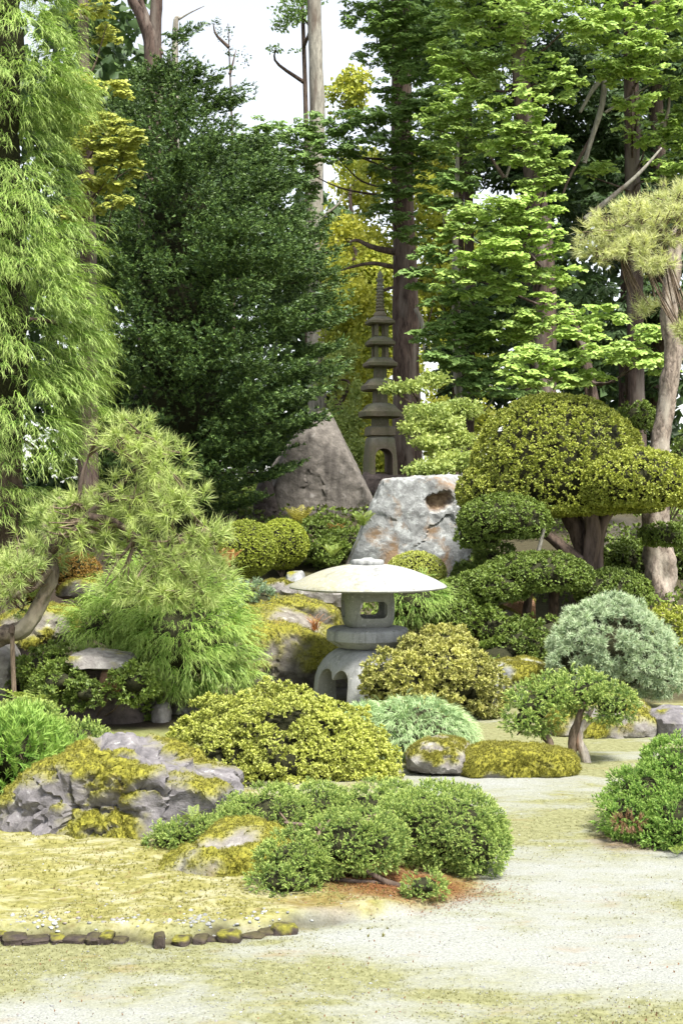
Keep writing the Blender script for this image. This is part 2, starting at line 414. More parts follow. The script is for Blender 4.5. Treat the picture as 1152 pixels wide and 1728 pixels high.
def t_sprig(r, n=18, w=.05, amin=20, amax=62, ln=.42):
    t = TB()
    for k in range(n):
        f = (k + r.uniform(0, 1)) / n; d = rdir(r, amin, amax); s = unit(np.cross(d, rdir(r, 0, 90)))
        b = X * f * .8 + Z * .12 * f * f; L = ln * (1.15 - .5 * f) * r.uniform(.7, 1.2)
        t.tri(b - s * w, b + s * w, b + d * L, f * .45, f * .45, .35 + .65 * f)
    s = Yv * w; t.tri(X * .7 - s, X * .7 + s, X * 1.05 + Z * .14, .5, .5, 1)
    return t.done()
def t_thread(r, n=9, w=.012, droop=.75):
    t = TB()
    for k in range(n):
        st = np.array((r.uniform(0, .45), r.uniform(-.12, .12), r.uniform(-.05, .1)))
        d = unit(np.array((1, r.uniform(-.65, .65), r.uniform(-.35, .35)))); L = r.uniform(.55, 1.0)
        pts = [st]; p = st.copy(); dd = d.copy()
        for q in range(4):
            p = p + dd * L / 4; dd = unit(dd + np.array((0, 0, -droop * .5)) + r.normal(0, .06, 3)); pts.append(p.copy())
        side = unit(np.cross(d, Z) + r.normal(0, .35, 3))
        t.ribbon(pts, side, w, 0, 1)
        for q in (1, 2, 3):
            for sg in (-1, 1):
                if r.random() < .45:
                    b = pts[q]; e = b + (unit(pts[min(q + 1, 4)] - pts[q - 1]) * .8 + side * sg * .55) * L * .22 + np.array((0, 0, -.05))
                    sd = unit(np.cross(e - b, Z) + .01) * w * .9
                    t.tri(b - sd, b + sd, e, q / 5, q / 5, q / 4)
    return t.done()
def t_fan(r, n=7, w=.085):
    t = TB()
    def bend(p): q = np.array(p, float); q[2] += -.38 * (q[0] ** 2 + q[1] ** 2) + .10 * q[0]; return q
    for k in range(n):
        a = math.radians(-78 + 156 * k / (n - 1) + r.uniform(-9, 9)); L = r.uniform(.72, 1.05) * (1 - .25 * abs(a) / 1.36)
        d = np.array((math.cos(a), math.sin(a), r.uniform(-.12, .12))); s = np.array((-math.sin(a), math.cos(a), r.uniform(-.4, .4)))
        t.kite(bend(d * .1), bend(d * L * .76 + s * w), bend(d * L * .76 - s * w), bend(d * L * .97), 0, .6, 1)
        for f, sg in ((.5, 1 if k % 2 else -1),):
            b = d * L * f; e = d * L * (f + .26) + s * sg * .2
            t.tri(bend(b - d * .07), bend(b + d * .1), bend(e), f * .8, f * .8, .95)
    return t.done()
def t_yew(r, n=13, w=.045):
    t = TB()
    for k in range(n):
        f = (k + .5) / n; L = .34 * (1.1 - .55 * f)
        b = X * f * .9 + Z * (.22 * f * f)
        for sg in (-1, 1):
            d = unit(np.array((.65, sg * r.uniform(.6, 1.0), r.uniform(-.1, .35)))); s = X * w
            t.tri(b - s, b + s, b + d * L * r.uniform(.75, 1.15), f * .5, f * .5, .3 + .7 * f)
    return t.done()
def t_tuft(r, n=30, w=.022, amin=6, amax=85):
    t = TB()
    for k in range(n):
        d = rdir(r, amin, amax); s = unit(np.cross(d, rdir(r, 0, 90))) * w; b = X * r.uniform(-.25, .12)
        t.tri(b - s, b + s, b + d * r.uniform(.75, 1.05), .1, .1, 1)
    return t.done()
def t_blades(r, n=8, w=.018, droop=1.0):
    t = TB()
    for k in range(n):
        d = unit(np.array((r.uniform(.5, 1), r.uniform(-.6, .6), r.uniform(.1, .8)))); L = r.uniform(.6, 1.05)
        p = np.array((r.uniform(-.1, .1), r.uniform(-.15, .15), 0)); pts = [p]; dd = d
        for q in range(4):
            p = p + dd * L / 4; dd = unit(dd + np.array((.05, 0, -droop * .42))); pts.append(p)
        t.ribbon(pts, unit(np.cross(d, Z) + r.normal(0, .3, 3)), w, .1, 1)
    return t.done()
def t_frond(r, n=11):
    t = TB()
    for k in range(n):
        f = (k + 1) / (n + .5); b = np.array((f, 0, .45 * f - .55 * f * f)); L = .24 * math.sin(math.pi * (.12 + .86 * f)) + .02
        for sg in (-1, 1):
            d = unit(np.array((.35, sg, -.12))); s = X * .028
            t.kite(b, b + d * L * .4 + s, b + d * L * .4 - s, b + d * L, .2, .4, .8)
    pts = [np.array((f, 0, .45 * f - .55 * f * f)) for f in np.linspace(0, 1, 6)]
    t.ribbon(pts, Yv, .012, 0, .5)
    return t.done()
def t_leaf1(r):
    t = TB(); s = r.uniform(.25, .4)
    t.kite(np.zeros(3), np.array((.5, s, .12)), np.array((.5, -s, .12)), np.array((1, 0, -.05)), .2, .5, 1); return t.done()
def t_leaves(r, n=5, spread=.8):
    t = TB()
    for k in range(n):
        o = r.normal(0, spread * .5, 3); d = unit(r.normal(0, 1, 3) + np.array((.5, 0, -.3))); s = unit(np.cross(d, r.normal(0, 1, 3))); L = r.uniform(.6, 1)
        t.kite(o, o + d * L * .5 + s * .28 * L, o + d * L * .5 - s * .28 * L, o + d * L, .1, .5, 1)
    return t.done()
TP = dict(
    rosette=many(t_rosette, 8, 10), rosette_w=many(t_rosette, 6, 30, n=7, w=.26),
    sprig=many(t_sprig, 8, 50, n=10, w=.085, ln=.5), sprig_open=many(t_sprig, 6, 70, n=15, ln=.6, w=.04, amax=50),
    thread=many(t_thread, 8, 90, n=7, w=.012), lace=many(t_thread, 8, 110, n=8, droop=.62, w=.016),
    fan=many(t_fan, 8, 130, n=4, w=.26), fan_low=many(t_fan, 6, 140, n=5, w=.13), rosette5=many(t_rosette, 8, 20, n=4, w=.27), yew=many(t_yew, 8, 150), tuft=many(t_tuft, 8, 170), tuft_open=many(t_tuft, 8, 190, n=24, w=.026, amax=88),
    tuft_short=many(t_tuft, 6, 210, n=14, w=.065, amax=80), blades=many(t_blades, 8, 230), frond=many(t_frond, 4, 250),
    leaf=many(t_leaf1, 5, 260), leaves=many(t_leaves, 8, 270), moss=many(t_tuft, 5, 290, n=6, w=.10, amax=65), moss_s=many(t_tuft, 5, 295, n=4, w=.16, amax=70),
)
def frames(fwd, up, roll):
    f = unit(fwd); s = np.cross(up, f); bad = np.linalg.norm(s, axis=1) < 1e-3
    s[bad] = np.cross(np.array((1.0, .2, .1)), f[bad]); s = unit(s); u = np.cross(f, s)
    c, n = np.cos(roll)[:, None], np.sin(roll)[:, None]
    return f, s * c + u * n, u * c - s * n
def foliage(name, parent, mat, tmpl, P, fwd, size, seed, up=None, roll=.4, tint=None, tintnoise=2.0, kind=None):
    r = np.random.default_rng(seed); m = len(P)
    if m == 0: return None
    up = np.tile(Z, (m, 1)) if up is None else up
    ro = r.uniform(-1, 1, m) * (math.pi if roll is None else roll)
    f, s, u = frames(np.asarray(fwd, float), up, ro)
    size = np.broadcast_to(np.asarray(size, float), (m,)) * r.uniform(.75, 1.25, m)
    if tint is None: tint = np.clip(.5 + .38 * fbm(P, tintnoise, seed, 3) + r.normal(0, .16, m), 0, 1)
    which = r.integers(0, len(tmpl), m)
    Vs, Fs, Ti, Tp, o = [], [], [], [], 0
    for k, (tv, tt, tp) in enumerate(tmpl):
        j = np.nonzero(which == k)[0]
        if len(j) == 0: continue
        q = (f[j][:, None] * tv[None, :, 0:1] + s[j][:, None] * tv[None, :, 1:2] + u[j][:, None] * tv[None, :, 2:3]) * size[j][:, None, None] + P[j][:, None]
        n = len(tv); Vs.append(q.reshape(-1, 3)); Fs.append((tt[None] + (np.arange(len(j)) * n)[:, None, None]).reshape(-1, 3) + o); o += n * len(j)
        Ti.append(np.repeat(tint[j], n)); Tp.append(np.tile(tp, len(j)))
    ob = mesh_obj(name, np.vstack(Vs), np.vstack(Fs), MAT[mat] if isinstance(mat, str) else mat, parent, {'tint': np.concatenate(Ti), 'tip': np.concatenate(Tp)})
    if kind: ob['kind'] = kind
    return ob

# lobes: list of (px, py, rx_px, ry_px, Y[, depth radius in metres])
def lob(L):
    C = np.array([W(l[0], l[1], l[4]) for l in L])
    R = np.array([(M(l[2], l[4]), (l[5] if len(l) > 5 else M(l[2], l[4]) * .9), M(l[3], l[4])) for l in L])
    return C, R
def lobe_pts(C, R, dens, seed, shell=.18, amp=.10, nf=4.0, zmin=None, backdrop=.35, flat=None, gap=0.0, gapf=6.0, inside=.86):
    """points over the outer shell of the lobes; dens = points per square metre"""
    r = np.random.default_rng(seed); Ps, Ns = [], []
    for k in range(len(C)):
        a, b, c = R[k]; area = 4 * math.pi * (((a * b) ** 1.6 + (a * c) ** 1.6 + (b * c) ** 1.6) / 3) ** (1 / 1.6)
        n = int(area * dens) + 4
        d = unit(r.normal(0, 1, (n, 3)))
        keep = (d[:, 1] < .25) | (r.random(n) < backdrop); d = d[keep]; n = len(d)
        p0 = C[k] + d * R[k]
        rad = 1 + amp * fbm(p0, nf, seed + k, 3) - shell * r.random(n) ** 1.7
        p = C[k] + d * R[k] * rad[:, None]
        if flat is not None:                                   # flatten the underside of a clipped pad
            lo = C[k][2] - R[k][2] * flat
            low = p[:, 2] < lo; p[low, 2] = lo + (p[low, 2] - lo) * .12
        nn = unit(d / R[k])
        ok = np.ones(n, bool)
        for j in range(len(C)):
            if j != k: ok &= (((p - C[j]) / R[j]) ** 2).sum(1) > inside ** 2
        if zmin is not None: ok &= p[:, 2] > (zmin(p[:, 0], p[:, 1]) if callable(zmin) else zmin)
        if gap: ok &= vnoise(p, gapf, seed + 91) > -1 + gap
        Ps.append(p[ok]); Ns.append(nn[ok])
    return np.vstack(Ps), np.vstack(Ns)
def lobe_core(name, parent, C, R, f=.78, mat='core', seed=0, zmin=None, flat=None):  # solid dark blobs added inside crowns to block light and give black gaps
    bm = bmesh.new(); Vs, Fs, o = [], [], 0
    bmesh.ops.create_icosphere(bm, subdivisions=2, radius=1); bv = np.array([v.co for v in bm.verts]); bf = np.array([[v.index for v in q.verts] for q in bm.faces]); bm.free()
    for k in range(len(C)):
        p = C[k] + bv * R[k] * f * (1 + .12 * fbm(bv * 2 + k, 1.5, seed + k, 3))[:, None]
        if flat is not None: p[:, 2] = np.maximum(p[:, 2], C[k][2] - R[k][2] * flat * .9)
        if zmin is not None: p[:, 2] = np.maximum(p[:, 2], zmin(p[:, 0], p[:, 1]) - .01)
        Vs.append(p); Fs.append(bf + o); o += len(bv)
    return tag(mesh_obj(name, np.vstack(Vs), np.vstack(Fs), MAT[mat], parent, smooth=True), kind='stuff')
def twigs_to(parent, base, P, n, seed, r0=.008, mat='bark_twig', name='twigs', bend=.15):
    r = np.random.default_rng(seed); L = []
    for j in r.choice(len(P), min(n, len(P)), replace=False):
        b = base[r.integers(len(base))] if np.ndim(base) == 2 else np.asarray(base)
        e = b + (P[j] - b) * .86; mid = (b + e) / 2 + r.normal(0, bend * np.linalg.norm(e - b) * .5, 3) + np.array((0, 0, .06 * np.linalg.norm(e - b)))
        L.append(([b, mid, e], [r0, r0 * .7, r0 * .3]))
    return tag(tubes(name, MAT[mat], parent, L), kind='stuff')
def clumpize(P, Nn, rad, per, seed, spread=.75, squash=1.0):
    r = np.random.default_rng(seed + 17); m = len(P)
    q = unit(np.repeat(Nn, per, 0) * .8 + r.normal(0, spread, (m * per, 3)))
    rr_ = np.repeat(rad * r.uniform(.65, 1.3, m), per) * r.uniform(.6, 1.05, m * per)
    ti = np.clip(np.repeat(np.clip(.5 + .3 * fbm(P, 3.0, seed, 2) + r.normal(0, .13, m), 0, 1), per) + r.normal(0, .13, m * per), 0, 1)
    return np.repeat(P, per, 0) + q * rr_[:, None] * np.array((1, 1, squash)), q, ti
def shrub(name, label, cat, lobes, mat, tmpl, dens, size, seed, fwd='n', shell=.18, amp=.1, nf=4., core=.78, gap=0., gapf=6., ground=True, group=None, flat=None, upw=0., tint=None, roll=None, base=None, twigs=14, tn=2.0, drop=.0, fname='foliage', clump=None):
    C, R = lob(lobes)
    zg = (lambda x, y: G(x, y) + .005) if ground else None
    P, Nn = lobe_pts(C, R, dens, seed, shell, amp, nf, zg, gap=gap, gapf=gapf, flat=flat)
    if base is None:
        c = C.mean(0); base = np.array((c[0], c[1], G(c[0], c[1]) - .01))
    root = thing(name, label, cat, base, group)
    P0, N0 = P, Nn
    if clump:
        P0, N0, tint = clumpize(P, Nn, clump[0], clump[1], seed)
        if zg:
            ok = P0[:, 2] > zg(P0[:, 0], P0[:, 1]); P0, N0, tint = P0[ok], N0[ok], tint[ok]
    r = np.random.default_rng(seed + 5)
    f = N0 + r.normal(0, .35, N0.shape) + np.array((0, 0, upw))
    foliage(fname, root, mat, TP[tmpl], P0, f, size, seed + 1, roll=roll, tint=tint, tintnoise=tn)
    if core: lobe_core('shade_core', root, C, R, core, seed=seed, zmin=zg, flat=flat)
    if twigs: twigs_to(root, np.asarray(base, float), P, twigs, seed + 3)
    return root, C, R, P, Nn

# ------------------------------------------------------------------ rocks
_ico = {}
def crisp(o, deg=28):
    o.data.set_sharp_from_angle(angle=math.radians(deg)); return o
def ico(s):
    if s not in _ico:
        bm = bmesh.new(); bmesh.ops.create_icosphere(bm, subdivisions=s, radius=1)
        _ico[s] = (np.array([v.co for v in bm.verts]), np.array([[v.index for v in q.verts] for q in bm.faces])); bm.free()
    return _ico[s]
def rock(name, label, outline, Y, depth, mat, seed, moss=0., sub=5, rough=.05, moss_up=.35, tufts=0, tuft_size=.012, facets=7, cat='rock', group=None, parent=None, mossf=3.0, mossbias=0., crease=.0, tuftmat='mosstuft', k=13.0, dents=(), frac=.035, cells=26):
    """outline: convex outline in photo pixels at distance Y (the face towards the viewer); depth in metres"""
    r = np.random.default_rng(seed)
    o = np.array([W(x, y, Y) for x, y in outline]); c = o.mean(0)
    c[1] += depth * .35
    bv, bf = ico(sub)
    pl = []
    q = o[:, [0, 2]]; cc = q.mean(0); n = len(q)
    for i in range(n):
        e = q[(i + 1) % n] - q[i]; nr = np.array((e[1], -e[0])); nr /= max(np.linalg.norm(nr), 1e-6)
        if nr @ (q[i] - cc) < 0: nr = -nr
        h = nr @ (q[i] - cc)
        ny = r.uniform(-.13, .04); v = unit(np.array((nr[0], ny, nr[1]))); pl.append((v, h / math.hypot(1, ny) * 1.02))
    sc = np.array((q[:, 0].max() - q[:, 0].min(), depth, q[:, 1].max() - q[:, 1].min())) / 2
    for _ in range(facets):
        d = unit(r.normal(0, 1, 3) * np.array((.75, .5, .75)) + np.array((0, -1.0, .2)))
        fl_ = float(np.max((q - cc) @ d[[0, 2]])); hh = max((fl_ + depth * .5 * abs(d[1])) * r.uniform(.62, .86), fl_ * .98)
        pl.append((d, hh))
    pl.append((np.array((0, 1., 0)), depth * .5)); pl.append((np.array((0, -1., 0)), depth * .5))
    nrm = np.array([p[0] for p in pl]); hs_ = np.array([p[1] for p in pl])
    dd = bv @ nrm.T; t = np.where(dd > 1e-3, hs_ / np.maximum(dd, 1e-3), 1e3)
    rad = ((1.0 / t) ** k).sum(1) ** (-1 / k)      # soft minimum rounds the edges
    P = bv * np.minimum(rad, 3 * float(np.linalg.norm(sc)))[:, None]
    sz = float(np.mean(sc))
    P = P + bv * (sz * rough * (fbm(P / sz, 1.6, seed, 5) + .5 * fbm(P / sz, 6.0, seed + 9, 3)))[:, None]
    if frac:                                           # fractured plates: each cell of the surface stands a little in or out and tilts
        sd = unit(r.normal(0, 1, (cells, 3))); wq = bv + .22 * np.stack([fbm(bv, 2.2, seed + 50 + i, 3) for i in range(3)], -1)
        dm = ((wq[:, None] - sd[None]) ** 2).sum(2); ci = dm.argmin(1); tl = r.normal(0, 1, (cells, 3)); hv = r.uniform(-1, 1, cells)
        P = P + bv * (sz * frac * (hv[ci] + 1.6 * ((wq - sd[ci]) * tl[ci]).sum(1)))[:, None]
    if crease:
        w = np.abs(fbm(P / sz, 1.9, seed + 33, 3)); P = P - bv * (sz * crease * np.exp(-(w / .07) ** 2))[:, None]
    Pw = P + c
    rust = np.zeros(len(Pw))
    for dx, dz, dr, dep in dents:                      # hollows on the face towards the path
        q_ = W(dx, dz, Y); d2 = ((Pw[:, 0] - q_[0]) / dr) ** 2 + ((Pw[:, 2] - q_[2]) / (dr * .75)) ** 2 + .6 * fbm(Pw, 7, seed + 3, 3)
        w_ = sstep(1.2, .5, d2) * (bv[:, 1] < .1); Pw[:, 1] += w_ * dep; Pw[:, 2] += w_ * dep * .2; rust = np.maximum(rust, w_)
    # moss where the stone faces up, in ragged cushions
    e1 = Pw[bf[:, 1]] - Pw[bf[:, 0]]; e2 = Pw[bf[:, 2]] - Pw[bf[:, 0]]; fn = np.cross(e1, e2); vn = np.zeros_like(Pw)
    for a in range(3): np.add.at(vn, bf[:, a], fn)
    vn = unit(vn)
    mk = np.zeros(len(Pw))
    if moss:
        mk = (vn[:, 2] - .55) * moss_up + moss - .62 + mossbias + .5 * fbm(Pw, mossf / max(sz, .15) * .5, seed + 21, 4)
        mk = sstep(-.16, .18, mk)
        Pw = Pw + vn * (mk * (min(.02, sz * .06) * (1 + .6 * fbm(Pw, 60, seed + 41, 2))))[:, None]
    base = np.array((c[0], c[1], Pw[:, 2].min()))
    if parent is None and tufts:
        root = thing(name, label, cat, base, group); crisp(mesh_obj('stone', Pw, bf, MAT[mat], root, {'moss': mk, 'rust': rust}, True))
    elif parent is not None:
        return crisp(mesh_obj(name, Pw, bf, MAT[mat], parent, {'moss': mk, 'rust': rust}, True))
    else:
        root = crisp(mesh_obj(name, Pw - base, bf, MAT[mat], None, {'moss': mk, 'rust': rust}, True)); root.location = [float(x) for x in base]; tag(root, label, cat, group)
    if tufts:
        fm = mk[bf].mean(1); ar = np.linalg.norm(fn, axis=1) * np.maximum(fm - .2, 0) ** 1.5 * (fn[:, 1] < .3 * np.linalg.norm(fn, axis=1))
        if ar.sum() > 0:
            j = r.choice(len(bf), tufts, p=ar / ar.sum()); w = r.dirichlet((1, 1, 1), tufts)
            tp = (Pw[bf[j]] * w[..., None]).sum(1); tnn = unit(vn[bf[j]].mean(1) + np.array((0, 0, .4)))
            foliage('moss', root, tuftmat, TP['moss'], tp, tnn + r.normal(0, .3, tp.shape), tuft_size, seed + 8, roll=None, tintnoise=9, kind='stuff')
    return root

# ================================================================== GROUND
def Wg(px, py):
    Y = EYE * FPX / (py - HOR); return np.array(((px - CX0) / FPX * Y, Y, 0.0))
def axis_pts(lo, hi, step, far, n):
    core = np.arange(lo, hi + 1e-6, step); g = np.geomspace(step, far, n)
    return np.concatenate([(lo - np.cumsum(g))[::-1], core, hi + np.cumsum(g)])
xs = axis_pts(-2.2, 2.4, .034, 160, 24); ys = axis_pts(3.6, 11.4, .04, 160, 30)
ys = np.unique(np.concatenate([ys, np.arange(4.985, 5.42, .011)])); gx, gy = np.meshgrid(xs, ys); gz = G(gx, gy)
P2 = np.stack([gx, gy, gx * 0], -1)
d = moss_bed(gx, gy); nb = .07 * fbm(P2, 5, 71, 4)
bed = sstep(-.01, .07, d + nb * .5) * (1 - sstep(7.0, 8.0, gy + nb * 4))
far = sstep(10.5, 11.0, gy + nb * 3)
moss = np.clip(bed + sstep(.15, .5, fbm(P2, 1.1, 77, 3) + .3) * far * (1 - sstep(12.4, 13.2, gy)), 0, 1)
# lawn behind the front boulder
lawn = sstep(.0, .4, -.55 - gx + nb * 3) * sstep(6.9, 7.6, gy) * (1 - sstep(10.6, 11.2, gy))
lit = np.zeros_like(gx)
for px, py, rx, ry, st in ((675, 1506, 150, 36, 1.0), (540, 1545, 90, 16, .35), (1075, 1420, 80, 20, .5), (560, 1285, 0.1, .1, 0)):
    c = Wg(px, py); ax = rx / FPX * c[1]; ay = (Wg(px, py - ry)[1] - Wg(px, py + ry)[1]) / 2 + 1e-3
    q = ((gx - c[0]) / ax) ** 2 + ((gy - c[1]) / ay) ** 2 + nb * 5
    lit = np.maximum(lit, st * sstep(1.25, .1, q))
lit = np.clip(lit, 0, 1)
soil = np.maximum(sstep(.1, .4, fbm(P2, 1.5, 83, 3)) * far * .8, sstep(12.6, 13.6, gy + nb * 3) * .85)
soil = np.maximum(soil, sstep(9.3, 9.8, gy + nb * 2) * sstep(-.95, -1.25, gx + nb))
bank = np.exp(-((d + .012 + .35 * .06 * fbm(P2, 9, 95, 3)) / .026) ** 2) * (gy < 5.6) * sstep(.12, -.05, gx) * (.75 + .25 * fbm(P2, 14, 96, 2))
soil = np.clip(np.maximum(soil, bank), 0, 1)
green = np.clip(.35 * lawn + sstep(.1, .5, fbm(P2, .8, 87, 3)) * sstep(12.5, 14, gy), 0, 1)
thin = .06 * (1 - sstep(4.5, 5.1, gy + nb * 6)) - .08 * sstep(4.75, 5.15, gy + nb * 6) * (1 - sstep(6.0, 6.8, gy)) * sstep(-.2, .3, gx) + .05 * sstep(6.2, 7.2, gy) - .12 * sstep(4.82, 5.0, gy + nb * 2) * (1 - sstep(5.15, 5.25, gy)) * sstep(-.9, -.2, gx + nb * 6) + .35 * lawn
thin = thin + .10 * sstep(7.6, 8.4, gy)
n0, n1 = gx.shape
ii = (np.arange(n0 - 1)[:, None] * n1 + np.arange(n1 - 1)[None]).ravel()
gF = np.stack([ii, ii + 1, ii + n1 + 1, ii + n1], -1)
ground = mesh_obj('ground', np.stack([gx, gy, gz], -1).reshape(-1, 3), gF, MAT['ground'], None,
                  {'moss': moss.ravel(), 'litter': lit.ravel(), 'soil': soil.ravel(), 'green': green.ravel(), 'thin': thin.ravel(), 'film': film(gx, gy).ravel()}, True)
tag(ground, kind='structure')

# ================================================================== LANTERN AND PAGODA
def lathe(name, prof, c, mat, parent, n=64, shape=None, rot=0., attrs=None, cap=True, wear=.0025):
    th = np.linspace(0, 2 * math.pi, n, endpoint=False); sh = shape(th) if shape else np.ones(n)
    V = []
    for (r_, z) in prof:
        V.append(np.stack([c[0] + r_ * sh * np.cos(th + rot), c[1] + r_ * sh * np.sin(th + rot), np.full(n, z)], -1))
    k = len(prof); V = np.vstack(V); a = np.arange(k - 1)[:, None] * n; j = np.arange(n)[None]; j2 = (j + 1) % n
    F = np.stack([a + j, a + j2, a + n + j2, a + n + j], -1).reshape(-1, 4); Fl = [F]
    if cap:
        V = np.vstack([V, [c[0], c[1], prof[0][1]], [c[0], c[1], prof[-1][1]]]); m = len(V)
        Fl.append(np.stack([j2[0], j[0], np.full(n, m - 2)], -1)); b = (k - 1) * n
        Fl.append(np.stack([b + j[0], b + j2[0], np.full(n, m - 1)], -1))
    at = {k_: f(V) for k_, f in (attrs or {}).items()}
    if wear: V = V + wear * fbm(V, 22, 5, 3)[:, None] * unit(V - np.array((c[0], c[1], V[:, 2].mean())))
    return mesh_obj(name, V, Fl, mat, parent, at, True)
def superell(p):
    return lambda th: (np.abs(np.cos(th)) ** p + np.abs(np.sin(th)) ** p) ** (-1 / p)
def prism(name, poly, depth, ang, c):
    """poly (x,z) outline extruded along its own y by +-depth, turned by ang about the upright through c"""
    m = len(poly); V = []
    for s in (-1, 1):
        for x, z in poly:
            V.append((c[0] + x * math.cos(ang) - s * depth * math.sin(ang), c[1] + x * math.sin(ang) + s * depth * math.cos(ang), z))
    bm = bmesh.new(); vs = [bm.verts.new(v) for v in V]
    bm.faces.new(vs[:m]); bm.faces.new(vs[m:][::-1])
    for i in range(m): bm.faces.new((vs[i], vs[i + m], vs[(i + 1) % m + m], vs[(i + 1) % m]))
    bmesh.ops.recalc_face_normals(bm, faces=bm.faces)
    me = bpy.data.meshes.new(name); bm.to_mesh(me); bm.free()
    o = bpy.data.objects.new(name, me); COL.objects.link(o); return o
def cut(o, cutters):
    for k in cutters:
        md = o.modifiers.new('cut', 'BOOLEAN'); md.operation = 'DIFFERENCE'; md.object = k; md.solver = 'EXACT'
    dg = bpy.context.evaluated_depsgraph_get(); dg.update()
    me = bpy.data.meshes.new_from_object(o.evaluated_get(dg)); mats = o.data.materials[:]
    o.modifiers.clear(); o.data = me
    me.materials.clear()
    for m in mats: me.materials.append(m)
    for k in cutters: bpy.data.objects.remove(k, do_unlink=True)
    me.polygons.foreach_set('use_smooth', np.ones(len(me.polygons), bool))
    try: me.set_sharp_from_angle(angle=math.radians(38))
    except Exception: pass
def sharp(o, deg=38):
    try: o.data.set_sharp_from_angle(angle=math.radians(deg))
    except Exception: pass
    return o
def rrect(cx, cz, w, h, r_, n=6):
    pts = []
    for (sx, sz, a0) in ((1, 1, 0), (-1, 1, 90), (-1, -1, 180), (1, -1, 270)):
        for k in range(n + 1):
            a = math.radians(a0 + 90 * k / n); pts.append((cx + sx * (w / 2 - r_) + r_ * math.cos(a), cz + sz * (h / 2 - r_) + r_ * math.sin(a)))
    return pts

LY = 10.6; lx = W(620, 0, LY)[0]; lc = (lx, LY); zf = lambda py: EYE - (py - HOR) / FPX * LY; u = LY / FPX
lantern = thing('stone_lantern', 'pale granite snow-viewing lantern with a wide round roof above the clipped shrubs', 'stone lantern', (lx, LY, 0))
pal = lambda V: np.clip((V[:, 2] - zf(1000)) / .10, 0, 1) * .9 + .05
mossl = lambda V: (.45 * sstep(.06, -.36, V[:, 0] - lx + .16 * fbm(V, 5, 7, 3))) * sstep(zf(995), zf(985), V[:, 2])
pr = [(42, 998), (90, 995), (126, 992.5), (131.5, 991.5), (132.5, 989.5), (131, 987.5)]
for k in range(22):
    t = k / 21; pr.append((129 * (1 - t) + 24 * t, 986 - 33.5 * (1 - (1 - t) ** 1.75)))
roof = sharp(lathe('roof', [(r_ * u, zf(y)) for r_, y in pr], lc, MAT['granite'], lantern, 128, lambda th: 1 + .006 * np.cos(6 * th) + .004 * np.sin(3 * th + 1), 0, {'pale': pal, 'moss': mossl}), 45)
cap_ = sharp(lathe('finial', [(24 * u, zf(955)), (26.5 * u, zf(952)), (27 * u, zf(947)), (25 * u, zf(944.5)), (12 * u, zf(943.5)), (7 * u, zf(941))], lc, MAT['granite'], lantern, 48, lambda th: 1 + .025 * np.cos(12 * th), 0, {'pale': pal, 'moss': lambda V: V[:, 0] * 0}), 45)
RB = math.radians(9)
fb = lathe('firebox', [(34 * u, zf(1057)), (38 * u, zf(1054)), (41 * u, zf(1046)), (42.6 * u, zf(1030)), (42.6 * u, zf(1012)), (41 * u, zf(998.5))], lc, MAT['granite'], lantern, 96, superell(4.2), RB, {'pale': lambda V: V[:, 0] * 0, 'moss': lambda V: V[:, 0] * 0})
inner = lathe('inner', [(33 * u, zf(1047)), (34 * u, zf(1030)), (33 * u, zf(1004))], lc, MAT['granite'], None, 64, superell(4.2), RB)
wz = (zf(1012) + zf(1041)) / 2; wh = 28 * u
win = prism('win', rrect(3 * u, wz, 46 * u, wh, 9 * u), .4, RB, lc)
win2 = prism('win2', rrect(0, wz, 40 * u, wh, 9 * u), .4, RB + math.pi / 2, lc)
cut(fb, [inner, win, win2])
mid = sharp(lathe('platform', [(48 * u, zf(1091.5)), (51 * u, zf(1090)), (67.5 * u, zf(1079.5)), (69.3 * u, zf(1078)), (69.6 * u, zf(1076)), (68.6 * u, zf(1063)), (67 * u, zf(1060.5)), (62 * u, zf(1058.5)), (40 * u, zf(1056.2))], lc, MAT['granite'], lantern, 96, lambda th: 1 + .012 * np.cos(6 * th), .3, {'pale': lambda V: V[:, 0] * 0 + .9, 'moss': lambda V: V[:, 0] * 0}), 26)
RA = math.radians(40)
bs = lathe('legged_base', [(92 * u, -.02), (92 * u, zf(1188)), (92 * u, zf(1165)), (89 * u, zf(1142)), (84 * u, zf(1126)), (76 * u, zf(1113)), (66 * u, zf(1103)), (55 * u, zf(1096)), (47 * u, zf(1092.5)), (30 * u, zf(1092.2))], lc, MAT['granite'], lantern, 128,
           lambda th: superell(3.4)(th) / superell(3.4)(np.array(math.pi / 4)) * 1.0, RA, {'pale': lambda V: V[:, 0] * 0 + 1.0, 'moss': lambda V: V[:, 0] * 0})
arch = [(-.165, -.1)]
for k in range(9): a = math.pi - math.pi * .72 * k / 8; arch.append((-.083 + .085 * math.cos(a), .20 + .10 * math.sin(a)))
arch.append((0, .225))
for k in range(9): a = math.pi * .72 - math.pi * .72 * k / 8; arch.append((.083 + .085 * math.cos(a), .20 + .10 * math.sin(a)))
arch.append((.165, -.1))
cut(bs, [prism('a1', arch, .8, RA, lc), prism('a2', arch, .8, RA + math.pi / 2, lc)])

